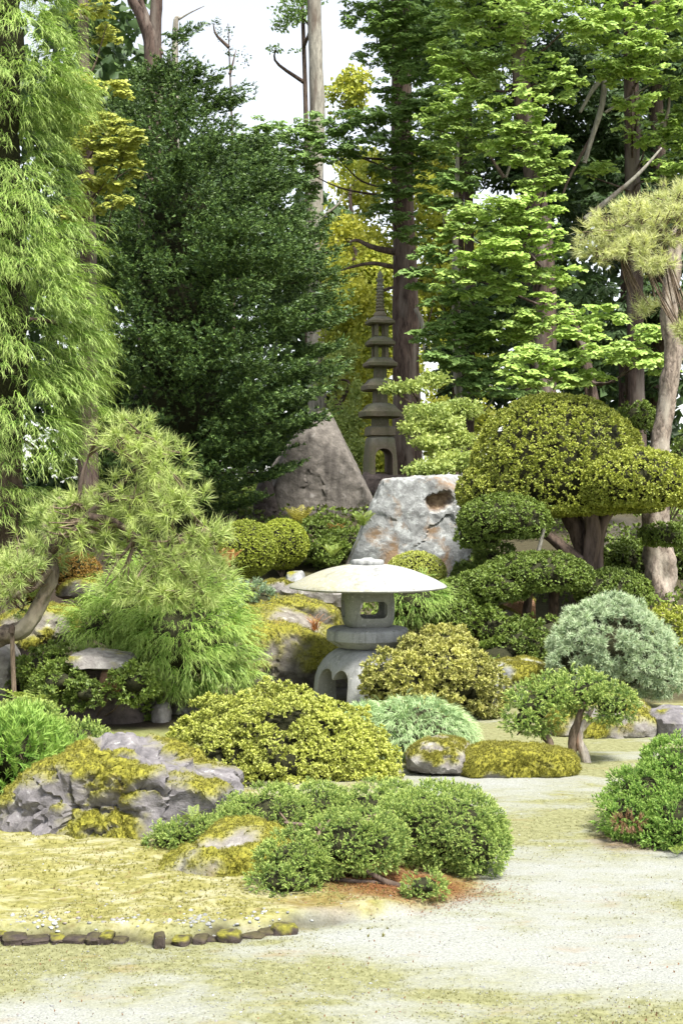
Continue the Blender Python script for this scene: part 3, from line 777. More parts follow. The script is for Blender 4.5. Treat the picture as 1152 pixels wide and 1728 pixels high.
# five-roofed stone pagoda on the rise
PY = 20.0; pu = PY / FPX; pcx = W(641, 0, PY)[0]; pc = (pcx, PY); pz = lambda py: EYE - (py - HOR) / FPX * PY
pag = thing('stone_pagoda', 'tall weathered stone pagoda of tiered roofs with a ringed spire beside the cedar trunk', 'stone pagoda', (pcx, PY, pz(803)))
gb = MAT['granite_brown']; up_ = lambda V: sstep(.0, .05, V[:, 2] - np.median(V[:, 2])) * .5; mo = lambda V: .5 + .3 * fbm(V, 5, 3, 2)
RP = math.radians(14)
def square(name, prof, parent=pag, p=9.0):
    s = superell(p); k = 1.0
    return sharp(lathe(name, [(r_ * pu * (.94 if name == 'roof' else .84), pz(y)) for r_, y in prof], pc, gb, parent, 48, s, RP, {'pale': up_, 'moss': mo}), 35)
def roof_tier(ye, yt, hw, hn):
    h = ye - yt
    return square('roof', [(hn * .9, ye), (hw * .86, ye + 1.5), (hw, ye - .5), (hw * 1.01, ye - h * .34), (hw * .82, ye - h * .56), (hw * .5 + hn * .4, ye - h * .86), (hn, yt), (hn * .6, yt - .3)], p=5.0)
def posts(y0, y1, hw):
    for sx in (-1, 1):
        for sy in (-1, 1):
            cx, cyy = sx * hw * pu, sy * hw * pu; X_ = pcx + cx * math.cos(RP) - cyy * math.sin(RP); Y_ = PY + cx * math.sin(RP) + cyy * math.cos(RP)
            sharp(lathe('post', [(3.4 * pu, pz(y0)), (3.2 * pu, (pz(y0) + pz(y1)) / 2), (3.4 * pu, pz(y1))], (X_, Y_), gb, pag, 8, superell(6), RP, {'pale': up_, 'moss': mo}))
for ye, yt, hw, hn in ((547, 534, 24, 8), (583, 568, 24.5, 10), (619, 603, 28, 11), (659, 638, 31, 12), (704, 680, 35, 14)): roof_tier(ye, yt, hw, hn)
posts(568, 546, 8.5); posts(604, 582, 9)
square('storey', [(12, 639), (11, 618)]); square('storey', [(13.5, 681), (13, 658)]); square('storey', [(16, 722), (15, 703)])
square('slab', [(23, 737), (27, 735), (27, 724), (24, 720), (15, 719.5)])
basep = square('arched_base', [(31, 803), (30, 780), (27.5, 755), (26, 741), (22, 737)], p=7)
ap = [(-.125, pz(815))] + [(.125 * math.cos(math.pi - math.pi * k / 12), pz(774) + .14 * abs(math.sin(math.pi * k / 12)) ** .8) for k in range(13)] + [(.125, pz(815))]
cut(basep, [prism('ca', ap, .9, RP, pc)])
sp = [(11, 534), (11, 530), (8.5, 527)]
for k in range(9):
    y = 525 - k * 5.2; r_ = 8.0 - .28 * k; sp += [(r_ * .8, y), (r_, y - 1.2), (r_, y - 3.2), (r_ * .8, y - 4.4)]
sp += [(5, 476), (7, 474), (7, 471.5), (4, 469.5), (5.2, 465), (3.5, 461), (.8, 457)]
sharp(lathe('spire', [(r_ * pu, pz(y)) for r_, y in sp], pc, gb, pag, 20, None, 0, {'pale': up_, 'moss': mo}), 50)
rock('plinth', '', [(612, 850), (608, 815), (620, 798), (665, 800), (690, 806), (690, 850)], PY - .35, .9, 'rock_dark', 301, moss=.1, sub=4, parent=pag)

# ================================================================== ROCKS
rock('front_boulder', 'long low boulder draped in yellow moss at the front left', [(-25, 1440), (-20, 1395), (30, 1340), (95, 1302), (195, 1284), (255, 1295), (330, 1318), (392, 1330), (384, 1390), (290, 1436), (130, 1452)], 6.42, .75, 'rock_front', 11,
     moss=.56, sub=6, rough=.12, moss_up=.30, tufts=5200, tuft_size=.013, facets=9, crease=.10, mossf=2.4, k=20.0, frac=.05, cells=40)
rock('flat_stone', 'flat grey stone with moss spilling over it beside the spreading juniper', [(232, 1535), (255, 1492), (335, 1440), (425, 1430), (480, 1465), (470, 1535), (340, 1552)], 5.75, .5, 'rock_small', 12, moss=.74, sub=5, rough=.08, tufts=4200, tuft_size=.011, moss_up=.2, mossf=2.2, k=26.0)
rock('moss_stone', 'short pale stone capped with moss between grassy mound and mossy strip', [(690, 1306), (693, 1275), (715, 1259), (760, 1258), (785, 1268), (800, 1290), (795, 1310)], 8.05, .35, 'rock_small', 13, moss=.55, sub=5, rough=.1, tufts=1600, tuft_size=.014)
rock('moss_strip_stone', 'long low stone wholly covered in moss beside the path', [(770, 1312), (785, 1282), (830, 1266), (900, 1270), (965, 1278), (984, 1296), (975, 1312)], 7.98, .30, 'rock_small', 14, moss=.85, sub=5, rough=.08, tufts=3600, tuft_size=.014, mossbias=.25)
rock('moss_bank_stone', 'mossy bank stone behind the little twin-trunked juniper', [(930, 1252), (945, 1210), (1010, 1193), (1090, 1198), (1118, 1225), (1110, 1250)], 9.3, .5, 'rock_small', 15, moss=.78, sub=5, rough=.1, tufts=2600, tuft_size=.016, mossbias=.15)
rock('grey_stone', 'bare speckled grey stone at the right edge of the moss bank', [(1104, 1252), (1108, 1215), (1140, 1205), (1185, 1212), (1190, 1252)], 9.25, .45, 'rock_front', 16, moss=.2, sub=4, rough=.08)
rock('humped_stone', 'rounded stone with moss cap and pale lichen behind the bronze azalea', [(818, 1195), (822, 1145), (845, 1126), (900, 1122), (935, 1138), (945, 1195)], 10.7, .5, 'rock_pale', 17, moss=.62, sub=5, rough=.06, tufts=1500, tuft_size=.018, mossbias=.05)
rock('moss_outcrop', 'broad moss-topped outcrop behind the stone lantern', [(330, 1195), (352, 1100), (398, 1046), (475, 1040), (572, 1082), (592, 1195)], 11.35, 1.3, 'rock_cliff', 18, moss=.66, k=30.0, frac=.02, sub=6, rough=.05, moss_up=.55, tufts=5200, tuft_size=.016, mossf=2.4, tuftmat='mosspale')
rock('terrace_stone', 'low mossy terrace stone above the outcrop under the lantern roof', [(395, 1060), (420, 1020), (500, 1010), (565, 1030), (580, 1075), (480, 1090)], 12.0, .9, 'rock_cliff', 19, moss=.72, sub=5, rough=.06, moss_up=.4, tufts=2600, tuft_size=.02, tuftmat='mosspale')
rock('slab_stone', 'flat grey slab with a shadowed lip to the left of the lantern roof', [(468, 1004), (500, 988), (560, 990), (610, 1003), (610, 1038), (560, 1030), (500, 1018)], 12.2, .6, 'rock_small', 20, moss=.2, sub=4, rough=.05)
rock('step_stone', 'small moss-edged step stone below the clipped balls', [(430, 1000), (440, 985), (475, 980), (500, 988), (500, 1003)], 12.9, .4, 'rock_small', 21, moss=.5, sub=4, tufts=500, tuft_size=.02)
rock('cube_stone', 'small pale stone between the clipped balls and the slab', [(480, 985), (484, 968), (510, 966), (516, 985)], 13.4, .25, 'rock_pale', 22, moss=.3, sub=3)
rock('pale_boulder', 'big pale lichen-spotted boulder with rusty hollow below the pagoda', [(574, 992), (648, 809), (780, 802), (808, 842), (804, 915), (766, 992)], 14.3, 1.0, 'rock_pale', 23, moss=.14, sub=6, rough=.028, moss_up=.3, facets=4, crease=.012, k=50.0, frac=.014, cells=34, dents=((742, 845, .14, .08),))
rock('upright_boulder', 'dark brown upright boulder leaning against the yew', [(428, 902), (452, 790), (530, 694), (554, 692), (630, 845), (634, 902)], 17.5, 1.2, 'rock_back', 24, moss=.08, sub=6, rough=.028, facets=5, k=30.0, frac=.012)
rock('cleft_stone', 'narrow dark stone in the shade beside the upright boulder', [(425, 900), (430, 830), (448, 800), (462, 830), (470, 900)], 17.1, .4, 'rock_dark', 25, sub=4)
rock('ledge_stone', 'overhanging flat ledge stone in the dark shrub under the pine', [(104, 1126), (110, 1112), (150, 1105), (216, 1116), (222, 1126), (170, 1132)], 9.62, .42, 'rock_small', 26, moss=.25, sub=4, rough=.05, k=40.0)
rock('hollow_shade_rock', 'added dark rock that carries the flat ledge stone and stands in for the shadowed hollow', [(95, 1230), (100, 1165), (125, 1128), (195, 1126), (235, 1165), (240, 1230)], 9.85, .5, 'rock_dark', 37, moss=.1, sub=4, rough=.06, k=24.0)  # dark rock added under the ledge as the shade of the cavity
rock('ledge_block', 'reddish block with moss edge under the flat ledge', [(168, 1166), (170, 1132), (195, 1126), (208, 1134), (202, 1168)], 9.66, .22, 'rock_brown', 27, moss=.3, sub=4)
rock('red_stone', 'reddish upright stone in the dark hollow behind the lawn', [(134, 1218), (138, 1178), (150, 1170), (168, 1180), (166, 1218)], 9.95, .25, 'rock_brown', 28, sub=4, rough=.07)
rock('hollow_stone', 'grey stone at the mouth of the dark hollow', [(258, 1222), (262, 1160), (290, 1152), (340, 1160), (345, 1215)], 10.25, .4, 'rock_cliff', 29, moss=.2, sub=4, rough=.07)
rock('hollow_stone', 'squat grey pebble-like stone at the foot of the lace cypress', [(252, 1224), (256, 1196), (275, 1190), (285, 1200), (284, 1224)], 9.85, .2, 'rock_small', 30, sub=3)
rock('post_stone', 'plain grey upright stone at the left edge behind the prop pole', [(-30, 1190), (-30, 1095), (5, 1090), (20, 1110), (18, 1190)], 10.0, .4, 'rock_small', 31, sub=4)
rock('lichen_stone', 'orange-lichened stone in the shade under the cloud-pruned tree', [(850, 1055), (856, 1015), (885, 1000), (905, 1015), (905, 1055)], 12.6, .4, 'rock_brown', 32, moss=.45, sub=4, tufts=400, tuft_size=.02)
rock('shade_stone', 'moss-topped stone with fallen leaves beneath the pruned pad', [(805, 1062), (815, 1040), (850, 1028), (885, 1045), (885, 1065)], 12.2, .4, 'rock_cliff', 33, moss=.7, sub=4, tufts=600, tuft_size=.02)
rock('shade_stone', 'mossy stone on the terrace under the leaning pine trunk', [(-30, 1085), (0, 1042), (60, 1030), (110, 1040), (115, 1075), (60, 1095)], 10.9, .6, 'rock_cliff', 34, moss=.8, sub=5, tufts=1400, tuft_size=.02)
rock('shade_stone', 'yellow-mossed stone below the orange clipped ball', [(90, 1010), (105, 985), (135, 978), (165, 988), (170, 1015)], 12.3, .5, 'rock_cliff', 35, moss=.8, sub=4, tufts=500, tuft_size=.02)
rock('foot_stone', 'small round stone at the juniper foot by the fern sprouts', [(526, 1535), (530, 1524), (543, 1521), (550, 1530), (546, 1540)], 5.45, .07, 'rock_small', 36, sub=3)
# edging stones along the moss bed, each one its own
r_ = np.random.default_rng(5)
edge = [(-8, 1572, 34, 14), (28, 1574, 30, 13), (60, 1576, 34, 16), (95, 1575, 30, 13), (128, 1572, 34, 15), (160, 1566, 28, 14), (182, 1567, 20, 18), (203, 1566, 24, 16), (232, 1576, 22, 12), (270, 1578, 32, 28), (308, 1580, 28, 13), (338, 1578, 26, 12), (362, 1576, 24, 14), (388, 1572, 34, 24), (424, 1572, 30, 18), (452, 1566, 26, 22), (478, 1560, 30, 24), (545, 1553, 24, 20), (568, 1546, 18, 14)]
desc = ['flat purplish', 'low broken', 'long brown', 'small chipped', 'dull reddish', 'rust-edged', 'narrow upright', 'wedge-shaped', 'tiny sunken', 'blackish square', 'thin grey', 'half-buried', 'rounded dark', 'tall split', 'leaning brown', 'pitted', 'pointed dark', 'isolated round brown', 'last small round']
edge = [e for i, e in enumerate(edge) if i not in (8,)]; desc = [e for i, e in enumerate(desc) if i not in (8,)]; ne = len(edge) - 2
for k, (px, py, w, h) in enumerate(edge):
    w *= r_.uniform(.6, 1.5); big = h >= 24; hh = (h * r_.uniform(.65, .85) if big else h * r_.uniform(.25, .8)); jit = lambda a: r_.uniform(-a, a)
    x_ = (px - CX0) / FPX * 5.12; Yb = float(bed_edge(x_)) - .012 - (.02 if big else 0) + (.1 if k >= ne else 0); yb = HOR + EYE * FPX / Yb + 3; yt = yb - hh - 3
    o_ = [(px - w / 2 + jit(3), yb + 5), (px - w / 2 + jit(3), yt + hh * .35 + jit(2)), (px - w * .28 + jit(3), yt + jit(2)), (px + w * .3 + jit(3), yt + jit(2)), (px + w / 2 + jit(3), yt + hh * .3 + jit(2)), (px + w / 2, yb + 5)]
    where = ('edging stone, counted %s from the left along the moss bed' % ['first', 'second', 'third', 'fourth', 'fifth', 'sixth', 'seventh', 'eighth', 'ninth', 'tenth', 'eleventh', 'twelfth', 'thirteenth', 'fourteenth', 'fifteenth', 'sixteenth', 'seventeenth'][k]) if k < ne else 'stone beyond the end of the moss-bed edging'
    c0 = W((o_[0][0] + o_[-1][0]) / 2, (yb + 5 + yt) / 2, Yb); hx, hy, hz = M(w, Yb) / 2, .03 + .02 * r_.random(), M(yb + 5 - yt, Yb) / 2
    bm = bmesh.new(); bmesh.ops.create_cube(bm, size=2); bmesh.ops.subdivide_edges(bm, edges=bm.edges[:], cuts=4, use_grid_fill=True)
    vv = np.array([v.co for v in bm.verts]); bm.faces.ensure_lookup_table(); ff = np.array([[v.index for v in f.verts] for f in bm.faces]); bm.free()
    vv = vv * (1 - .10 * (np.abs(vv) > .99).sum(1, keepdims=True).clip(1, 3) + .10)            # chipped edges and corners
    vv = vv + .16 * np.stack([fbm(vv, .9, 700 + k * 5 + i, 4) for i in range(3)], -1); vv[:, 0] += vv[:, 2] * r_.uniform(-.2, .2)
    aa = r_.uniform(-.35, .35); vv = vv * np.array((hx, hy, hz)); vv = np.stack([vv[:, 0] * math.cos(aa) - vv[:, 1] * math.sin(aa), vv[:, 0] * math.sin(aa) + vv[:, 1] * math.cos(aa), vv[:, 2]], -1)
    mk_ = sstep(.5, 1.0, vv[:, 2] / hz + .7 * fbm(vv, 30, 60 + k, 2)) * (.8 if k % 3 == 0 else .15)
    es = crisp(mesh_obj('edging_stone', vv, ff, MAT['rock_edge'], None, {'moss': mk_, 'rust': np.zeros(len(vv))}, True), 24); es.location = [float(q) for q in c0]
    tag(es, desc[k] + ' ' + where, 'rock', 'edging stones along the moss bed')
# loose chips, too many to count
bv, bf = ico(1); Vs, Fs, o = [], [], 0
for k in range(640):
    if k < 170:
        g_ = (95, 200, 330, 345, 440, 60)[k % 6]; px, py = r_.normal(g_, 28), 1572 + r_.normal(0, 7)
    elif k < 230: px, py = r_.uniform(150, 500), r_.uniform(1460, 1560)
    else: px, py = r_.uniform(-60, 1250), 1300 + 440 * r_.random() ** .8
    c = Wg(px, py); c[2] = G(c[0], c[1]); s_ = r_.uniform(.003, .010) * (1.2 if k < 170 else .7)
    q = bv * (1 + .5 * fbm(bv + k, 1.3, k, 2))[:, None] * np.array((1, r_.uniform(.6, 1), r_.uniform(.35, .7))) * s_
    a = r_.uniform(0, 6.3); q = np.stack([q[:, 0] * math.cos(a) - q[:, 1] * math.sin(a), q[:, 0] * math.sin(a) + q[:, 1] * math.cos(a), q[:, 2]], -1)
    Vs.append(q + c); Fs.append(bf + o); o += len(bv)
chips = mesh_obj('gravel_chips', np.vstack(Vs), np.vstack(Fs), MAT['rock_pale'], None, {'moss': np.zeros(o)})
tag(chips, 'pale stone chips strewn along the edging and the path', 'gravel', kind='stuff')
# moss tufts over the bed and thin on the path
def ground_tufts(name, label, mat, n, size, fn, seed, tm='moss', cat='moss'):
    r = np.random.default_rng(seed); px = r.uniform(-60, 1215, n); py = 1190 + 560 * r.random(n) ** .75
    Y = EYE * FPX / (py - HOR); x = (px - CX0) / FPX * Y
    p = np.stack([x, Y, G(x, Y)], -1); ok = fn(p, r); p = p[ok]
    o = foliage(name, None, mat, TP[tm], p, np.array((0, 0, 1.)) + r.normal(0, .35, p.shape), size, seed, up=np.tile(Yv, (len(p), 1)), roll=None, tintnoise=3)
    return tag(o, label, cat, kind='stuff')
ground_tufts('moss_carpet', 'yellow moss carpet of the raised bed at the front left', 'mosspale', 26000, .011, lambda p, r: (moss_bed(p[:, 0], p[:, 1]) + .06 * fbm(p, 5, 3, 3) > .03) & (p[:, 1] < 8) & (fbm(p, 6, 9, 3) > -.25) & (p[:, 0] < .25 - .1 * r.random(len(p))), 501)
ground_tufts('moss_flecks', 'thin olive moss spreading over the sandy path', 'mosspath', 42000, .0072, lambda p, r: (moss_bed(p[:, 0], p[:, 1]) < .02) & (film(p[:, 0], p[:, 1]) + .10 * r.normal(0, 1, len(p)) > .56), 502, tm='moss_s')
# sand grains
gr_ = np.random.default_rng(14); n = 4200; px = gr_.uniform(-60, 1215, n); py = 1300 + 450 * gr_.random(n) ** .7
Yg = EYE * FPX / (py - HOR); xg = (px - CX0) / FPX * Yg; ok = moss_bed(xg, Yg) < .0; xg, Yg = xg[ok], Yg[ok]; n = len(xg)
oc = np.array(((1, 0, 0), (-1, 0, 0), (0, 1, 0), (0, -1, 0), (0, 0, 1), (0, 0, -.6)), float); of = np.array(((0, 2, 4), (2, 1, 4), (1, 3, 4), (3, 0, 4), (2, 0, 5), (1, 2, 5), (3, 1, 5), (0, 3, 5)))
gv = oc[None] * gr_.uniform(.5, 1.3, (n, 6, 1)) * (gr_.uniform(.001, .0034, n) ** 1.0)[:, None, None] + np.stack([xg, Yg, G(xg, Yg) + .001], -1)[:, None]
grains = mesh_obj('sand_grains', gv.reshape(-1, 3), (of[None] + (np.arange(n) * 6)[:, None, None]).reshape(-1, 3), MAT['rock_pale'], None, {'moss': np.zeros(n * 6), 'rust': np.zeros(n * 6)})
tag(grains, 'coarse sand grains on the garden path', 'gravel', kind='stuff')
ground_tufts('leaf_litter', 'scattered brown leaf crumbs on the path and moss', 'brown_twig', 380, .008, lambda p, r: np.ones(len(p), bool), 503, tm='leaf', cat='litter')

r_ = np.random.default_rng(12); nl = []
while len(nl) < 4200:
    px, py = r_.normal(670, 80), r_.normal(1510, 15); c = Wg(px, py); c[2] = G(c[0], c[1]) + r_.uniform(.001, .006)
    nl.append(c)
nl = np.array(nl); fl = r_.normal(0, 1, nl.shape) * np.array((1, 1, .15))
lit_o = foliage('needle_litter', None, 'litter_brown', TP['leaf'], nl, fl, .008, 13, up=np.tile(Z, (len(nl), 1)), roll=.3)
tag(lit_o, 'rust-brown fallen needles under the spreading juniper', 'litter', kind='stuff')
ground_tufts('moss_cushions', 'small raised moss cushions dotted over the bed and path edge', 'mosstuft', 7000, .016, lambda p, r: (fbm(p, 4.5, 23, 3) > .38) & (moss_bed(p[:, 0], p[:, 1]) > -.25) & (p[:, 1] < 8) & (p[:, 0] < .3), 504)

TP['yew_sprig'] = many(t_sprig, 6, 310, n=7, w=.10, amin=25, amax=70, ln=.5)

# ================================================================== BACKGROUND TREES
def conifer(name, label, axis, Y, prof, nb, per, tmpl, mat, size, seed, trunk, slope=-.1, sag=.25, lat=.16, inner=.45, bark='bark_dark', asym=1.0, tn=1.2, stack=.05, group=None, tipup=0., cat='tree', fwdup=0., flatten=1.0, limbs=10, core=0., tier=0.):
    """prof: [(py, radius px)] about the column axis (px); branches are fans of sprays around the trunk"""
    r = np.random.default_rng(seed)
    py = np.array([p[0] for p in prof], float); rp = np.array([p[1] for p in prof], float)
    lo, hi = py.min(), py.max(); yy = np.linspace(lo, hi, 400); w = np.interp(yy, py, rp) + 4; w /= w.sum()
    ys_ = r.choice(yy, nb, p=w)
    az = r.uniform(0, 2 * math.pi, nb)
    keep = (np.sin(az) < .3) | (r.random(nb) < .3); ys_, az = ys_[keep], az[keep]; nb = len(az)
    Ps, Fw, Ti, tips = [], [], [], []
    for k in range(nb):
        if tier: ys_[k] = round(ys_[k] / tier) * tier + r.normal(0, tier * .24) + math.sin(az[k] * 2) * tier * .2
        R = M(np.interp(ys_[k], py, rp), Y) * r.uniform(.80, 1.10); c = W(axis, ys_[k], Y)
        d_ = np.array((math.cos(az[k]), math.sin(az[k]), 0)); l_ = np.array((-d_[1], d_[0], 0))
        n = max(5, int(per * (.5 + R) / 1.2)); t = inner + (1 - inner) * r.random(n) ** .65
        la = r.normal(0, 1, n) * (lat * (1.15 - .55 * t))
        z = -sag * (t ** 2) * R + tipup * np.maximum(t - .8, 0) * R + r.normal(0, stack, n)
        p = c + d_ * (R * t)[:, None] + l_ * la[:, None]; p[:, 2] += z - np.abs(la) * .35 + sag * R * .6
        f = d_ * (1.0 + .0 * t[:, None]) + l_ * (la / lat * .55)[:, None] + np.array((0, 0, slope)) + r.normal(0, .16, (n, 3)); f[:, 2] += fwdup * t
        Ps.append(p); Fw.append(f); Ti.append(np.clip(r.normal(.5, .2) + r.normal(0, .16, n), 0, 1)); tips.append((c, p[np.argmax(t)]))
    P = np.vstack(Ps); base = trunk[0][0]
    root = thing(name, label, cat, base, group)
    tube('trunk', MAT[bark], root, trunk[0], trunk[1], sides=14, n=30, rough=.2, seed=seed)
    foliage('crown', root, mat, TP[tmpl], P, np.vstack(Fw), size, seed + 1, roll=.45, tint=np.concatenate(Ti))
    L = []
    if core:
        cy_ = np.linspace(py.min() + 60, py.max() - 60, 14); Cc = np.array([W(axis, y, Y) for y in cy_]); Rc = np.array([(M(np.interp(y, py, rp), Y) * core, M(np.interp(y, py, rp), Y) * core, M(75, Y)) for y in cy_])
        lobe_core('shade_core', root, Cc, Rc, 1.0, seed=seed)
    for j in r.choice(nb, min(limbs, nb), replace=False):
        c, e = tips[j]; L.append(([c, (c + e) / 2 + np.array((0, 0, .05)), c * .15 + e * .85], [.028, .018, .006]))
    for a, b in L: tube('branch', MAT[bark], root, a, b, sides=6, n=8)
    return root, P

def vert(pxs, Y, gpy=None):
    """trunk polyline through pixel positions"""
    return [W(x, y, Y) for x, y in pxs]

# dark yew in the middle distance: tufted sprays in rising tiers
def yew(name, label, axis, Y, prof, nb, seed, trunk):
    r = np.random.default_rng(seed); py = np.array([p[0] for p in prof], float); rp = np.array([p[1] for p in prof], float)
    yy = np.linspace(py.min(), py.max(), 400); w = np.interp(yy, py, rp) + 4; w /= w.sum(); ys_ = r.choice(yy, nb, p=w)
    az = r.uniform(0, 2 * math.pi, nb); keep = (np.sin(az) < .3) | (r.random(nb) < .25); ys_, az = ys_[keep], az[keep]
    Ps, Fw, Ti = [], [], []
    for k in range(len(az)):
        ys_[k] = 60 + round((ys_[k] - 60) / 40) * 40 + r.normal(0, 5)
        R = M(np.interp(ys_[k], py, rp), Y) * r.uniform(.84, 1.08); c = W(axis, ys_[k], Y); d_ = np.array((math.cos(az[k]), math.sin(az[k]), 0)); l_ = np.array((-d_[1], d_[0], 0))
        bt = r.normal(.5, .15)
        for t in (r.uniform(.35, .55), r.uniform(.55, .7), r.uniform(.72, .82), r.uniform(.82, .90), .95):
            for q in range(1 if t < .7 else 2):
                la = r.normal(0, .11) * (1.2 - .6 * t); p0 = c + d_ * R * t + l_ * la + np.array((0, 0, R * (.34 * t - .2) + r.normal(0, .022)))
                n = 9; g = r.normal(0, .11, (n, 1)) * (d_ + np.array((0, 0, .38))) + r.normal(0, .05, (n, 1)) * l_ + r.normal(0, .010, (n, 1)) * Z
                Ps.append(p0 + g); f = d_ * 1.0 + np.array((0, 0, .35)) + unit(g) * .35 + l_ * r.normal(0, .45, (n, 1)) + r.normal(0, .16, (n, 3)); Fw.append(f); Ti.append(np.clip(bt + r.normal(0, .1) + r.normal(0, .14, n), 0, 1))
    m = 5200; yv = r.choice(yy, m, p=w); a_ = r.uniform(math.pi, 2 * math.pi, m); rv = M(np.interp(yv, py, rp), Y) * r.uniform(.3, .72, m)
    q = np.stack([np.cos(a_), np.sin(a_), np.full(m, .3)], -1); Ps.append(np.array([W(axis, y, Y) for y in yv]) + q * rv[:, None]); Fw.append(q + r.normal(0, .4, (m, 3))); Ti.append(np.clip(r.normal(.35, .2, m), 0, 1))
    P = np.vstack(Ps); root = thing(name, label, 'tree', trunk[0][0])
    tube('trunk', MAT['bark_dark'], root, trunk[0], trunk[1], sides=14, n=30, rough=.2, seed=seed)
    foliage('crown', root, 'yew', TP['yew_sprig'], P, np.vstack(Fw), .095, seed + 1, roll=None, tint=np.concatenate(Ti))
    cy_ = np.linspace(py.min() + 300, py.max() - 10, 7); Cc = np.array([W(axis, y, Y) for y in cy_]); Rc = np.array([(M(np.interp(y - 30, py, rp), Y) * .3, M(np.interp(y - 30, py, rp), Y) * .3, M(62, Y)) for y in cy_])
    lobe_core('shade_core', root, Cc, Rc, 1.0, seed=seed)
    for j in r.choice(len(az), 14, replace=False):
        c = W(axis, ys_[j], Y); e = c + np.array((math.cos(az[j]), math.sin(az[j]), .1)) * M(np.interp(ys_[j], py, rp), Y) * .8
        tube('branch', MAT['bark_dark'], root, [c, (c + e) / 2 + np.array((0, 0, .04)), e], [.03, .02, .008], sides=6, n=8)
yew('yew_tree', 'broad dark green yew rising behind the clipped balls', 300, 16.2,
        [(60, 6), (110, 34), (160, 72), (200, 110), (270, 168), (340, 205), (400, 238), (480, 258), (560, 266), (640, 262), (700, 252), (760, 215), (820, 172), (875, 130)],
        660, 1001, (vert([(300, 900), (298, 600), (292, 300), (285, 90)], 16.2), [.16, .13, .08, .02]))
# weeping thread-leaf cypress at the left edge
conifer('thread_cypress', 'tall weeping thread-leaf cypress filling the left edge', 5, 11.6,
        [(-420, 20), (-300, 60), (-150, 85), (0, 95), (60, 125), (150, 125), (215, 88), (290, 105), (375, 160), (440, 146), (520, 152), (610, 162), (680, 138), (750, 115), (820, 85), (870, 40)],
        540, 13, 'thread', 'cypress', .25, 1002, (vert([(20, 1060), (12, 800), (8, 400), (0, -100), (0, -420)], 11.6), [.13, .12, .09, .05, .01]), slope=-.05, sag=.35, lat=.15, inner=.38, bark='bark_dark', stack=.05, core=.3, tier=66.)

# fan-leaved cypresses: pads of scalloped sprays
def pads(clumps, seed, per=30, size=.105, sub=.21, dens=1.0):
    r = np.random.default_rng(seed); Ps, Fw, Up, Ti, cen, Sz = [], [], [], [], [], []
    for (px, py, rx, ry, Y) in clumps:
        c = W(px, py, Y); R = np.array((M(rx, Y), M(rx, Y) * .8, M(ry, Y)))
        ns = max(3, int(dens * 1.15 * (R[0] * R[2] * math.pi) / (sub * sub * 1.1)) + 2)
        ct = r.normal(.5, .2); cen.append(c); hi_ = py < -60
        if hi_: ns = max(3, ns // 3)
        for k in range(ns):
            d = unit(r.normal(0, 1, 3)) * r.random() ** .45; d[1] = -abs(d[1]) if r.random() < .72 else d[1]
            s0 = c + d * R; sr = sub * r.uniform(.65, 1.2) * (1.7 if hi_ else 1)
            n = int(per * r.uniform(.7, 1.2)); q = unit(r.normal(0, 1, (n, 3)) + np.array((0, -.25, .55))); q[:, 2] = np.abs(q[:, 2]) * .9 - .12
            rad = r.random(n) ** .35
            p = s0 + q * rad[:, None] * sr * np.array((1, 1, .5)); out = q * np.array((1, 1, .15)) + d * np.array((.5, .5, .1))
            Ps.append(p); Fw.append(out + np.array((0, 0, -.45)) + r.normal(0, .18, (n, 3))); Up.append(unit(q * np.array((1, 1, .6)) + np.array((0, -.25, .55))))
            Ti.append(np.clip(ct + r.normal(0, .12) + r.normal(0, .14, n), 0, 1)); Sz.append(np.full(n, 1.8 if hi_ else 1.0))
    return np.vstack(Ps), np.vstack(Fw), np.vstack(Up), np.concatenate(Ti), cen, np.concatenate(Sz)
def fan_tree(name, label, trunk, rad, clumps, mat, seed, bark='bark_cedar', per=17, size=.078, sub=.135, extra=(), brad=.022, group=None, dens=1.0, limb=True, cat='tree', trough=.16, tsides=22, tm='fan'):
    P, f, u_, ti, cen, sz_ = pads(clumps, seed, per, size, sub, dens)
    root = thing(name, label, cat, trunk[0], group)
    tube('trunk', MAT[bark], root, trunk, rad, sides=tsides, n=60, rough=trough, seed=seed)
    foliage('crown', root, mat, TP[tm], P, f, size * sz_, seed + 1, up=u_, roll=.3, tint=ti)
    r = np.random.default_rng(seed + 2); T = np.array(trunk)
    if limb:
        for c in cen[::2]:
            z = c[2] - r.uniform(.1, .5); zz = np.clip(z, T[:, 2].min() + .3, T[:, 2].max()); o_ = np.argsort(T[:, 2])
            b = np.array([np.interp(zz, T[o_, 2], T[o_, k]) for k in range(3)]); m_ = (b + c) / 2 + r.normal(0, .07, 3) - np.array((0, 0, .08))
            tube('branch', MAT[bark if r.random() < .6 else 'bark_dark'], root, [b, m_, c + r.normal(0, .05, 3)], [brad, brad * .65, brad * .25], sides=7, n=10, rough=.15, seed=seed)
    for pts, rd, bk in extra:
        tube('branch', MAT[bk], root, pts, rd, sides=8, n=14, rough=.2, seed=seed)
    return root

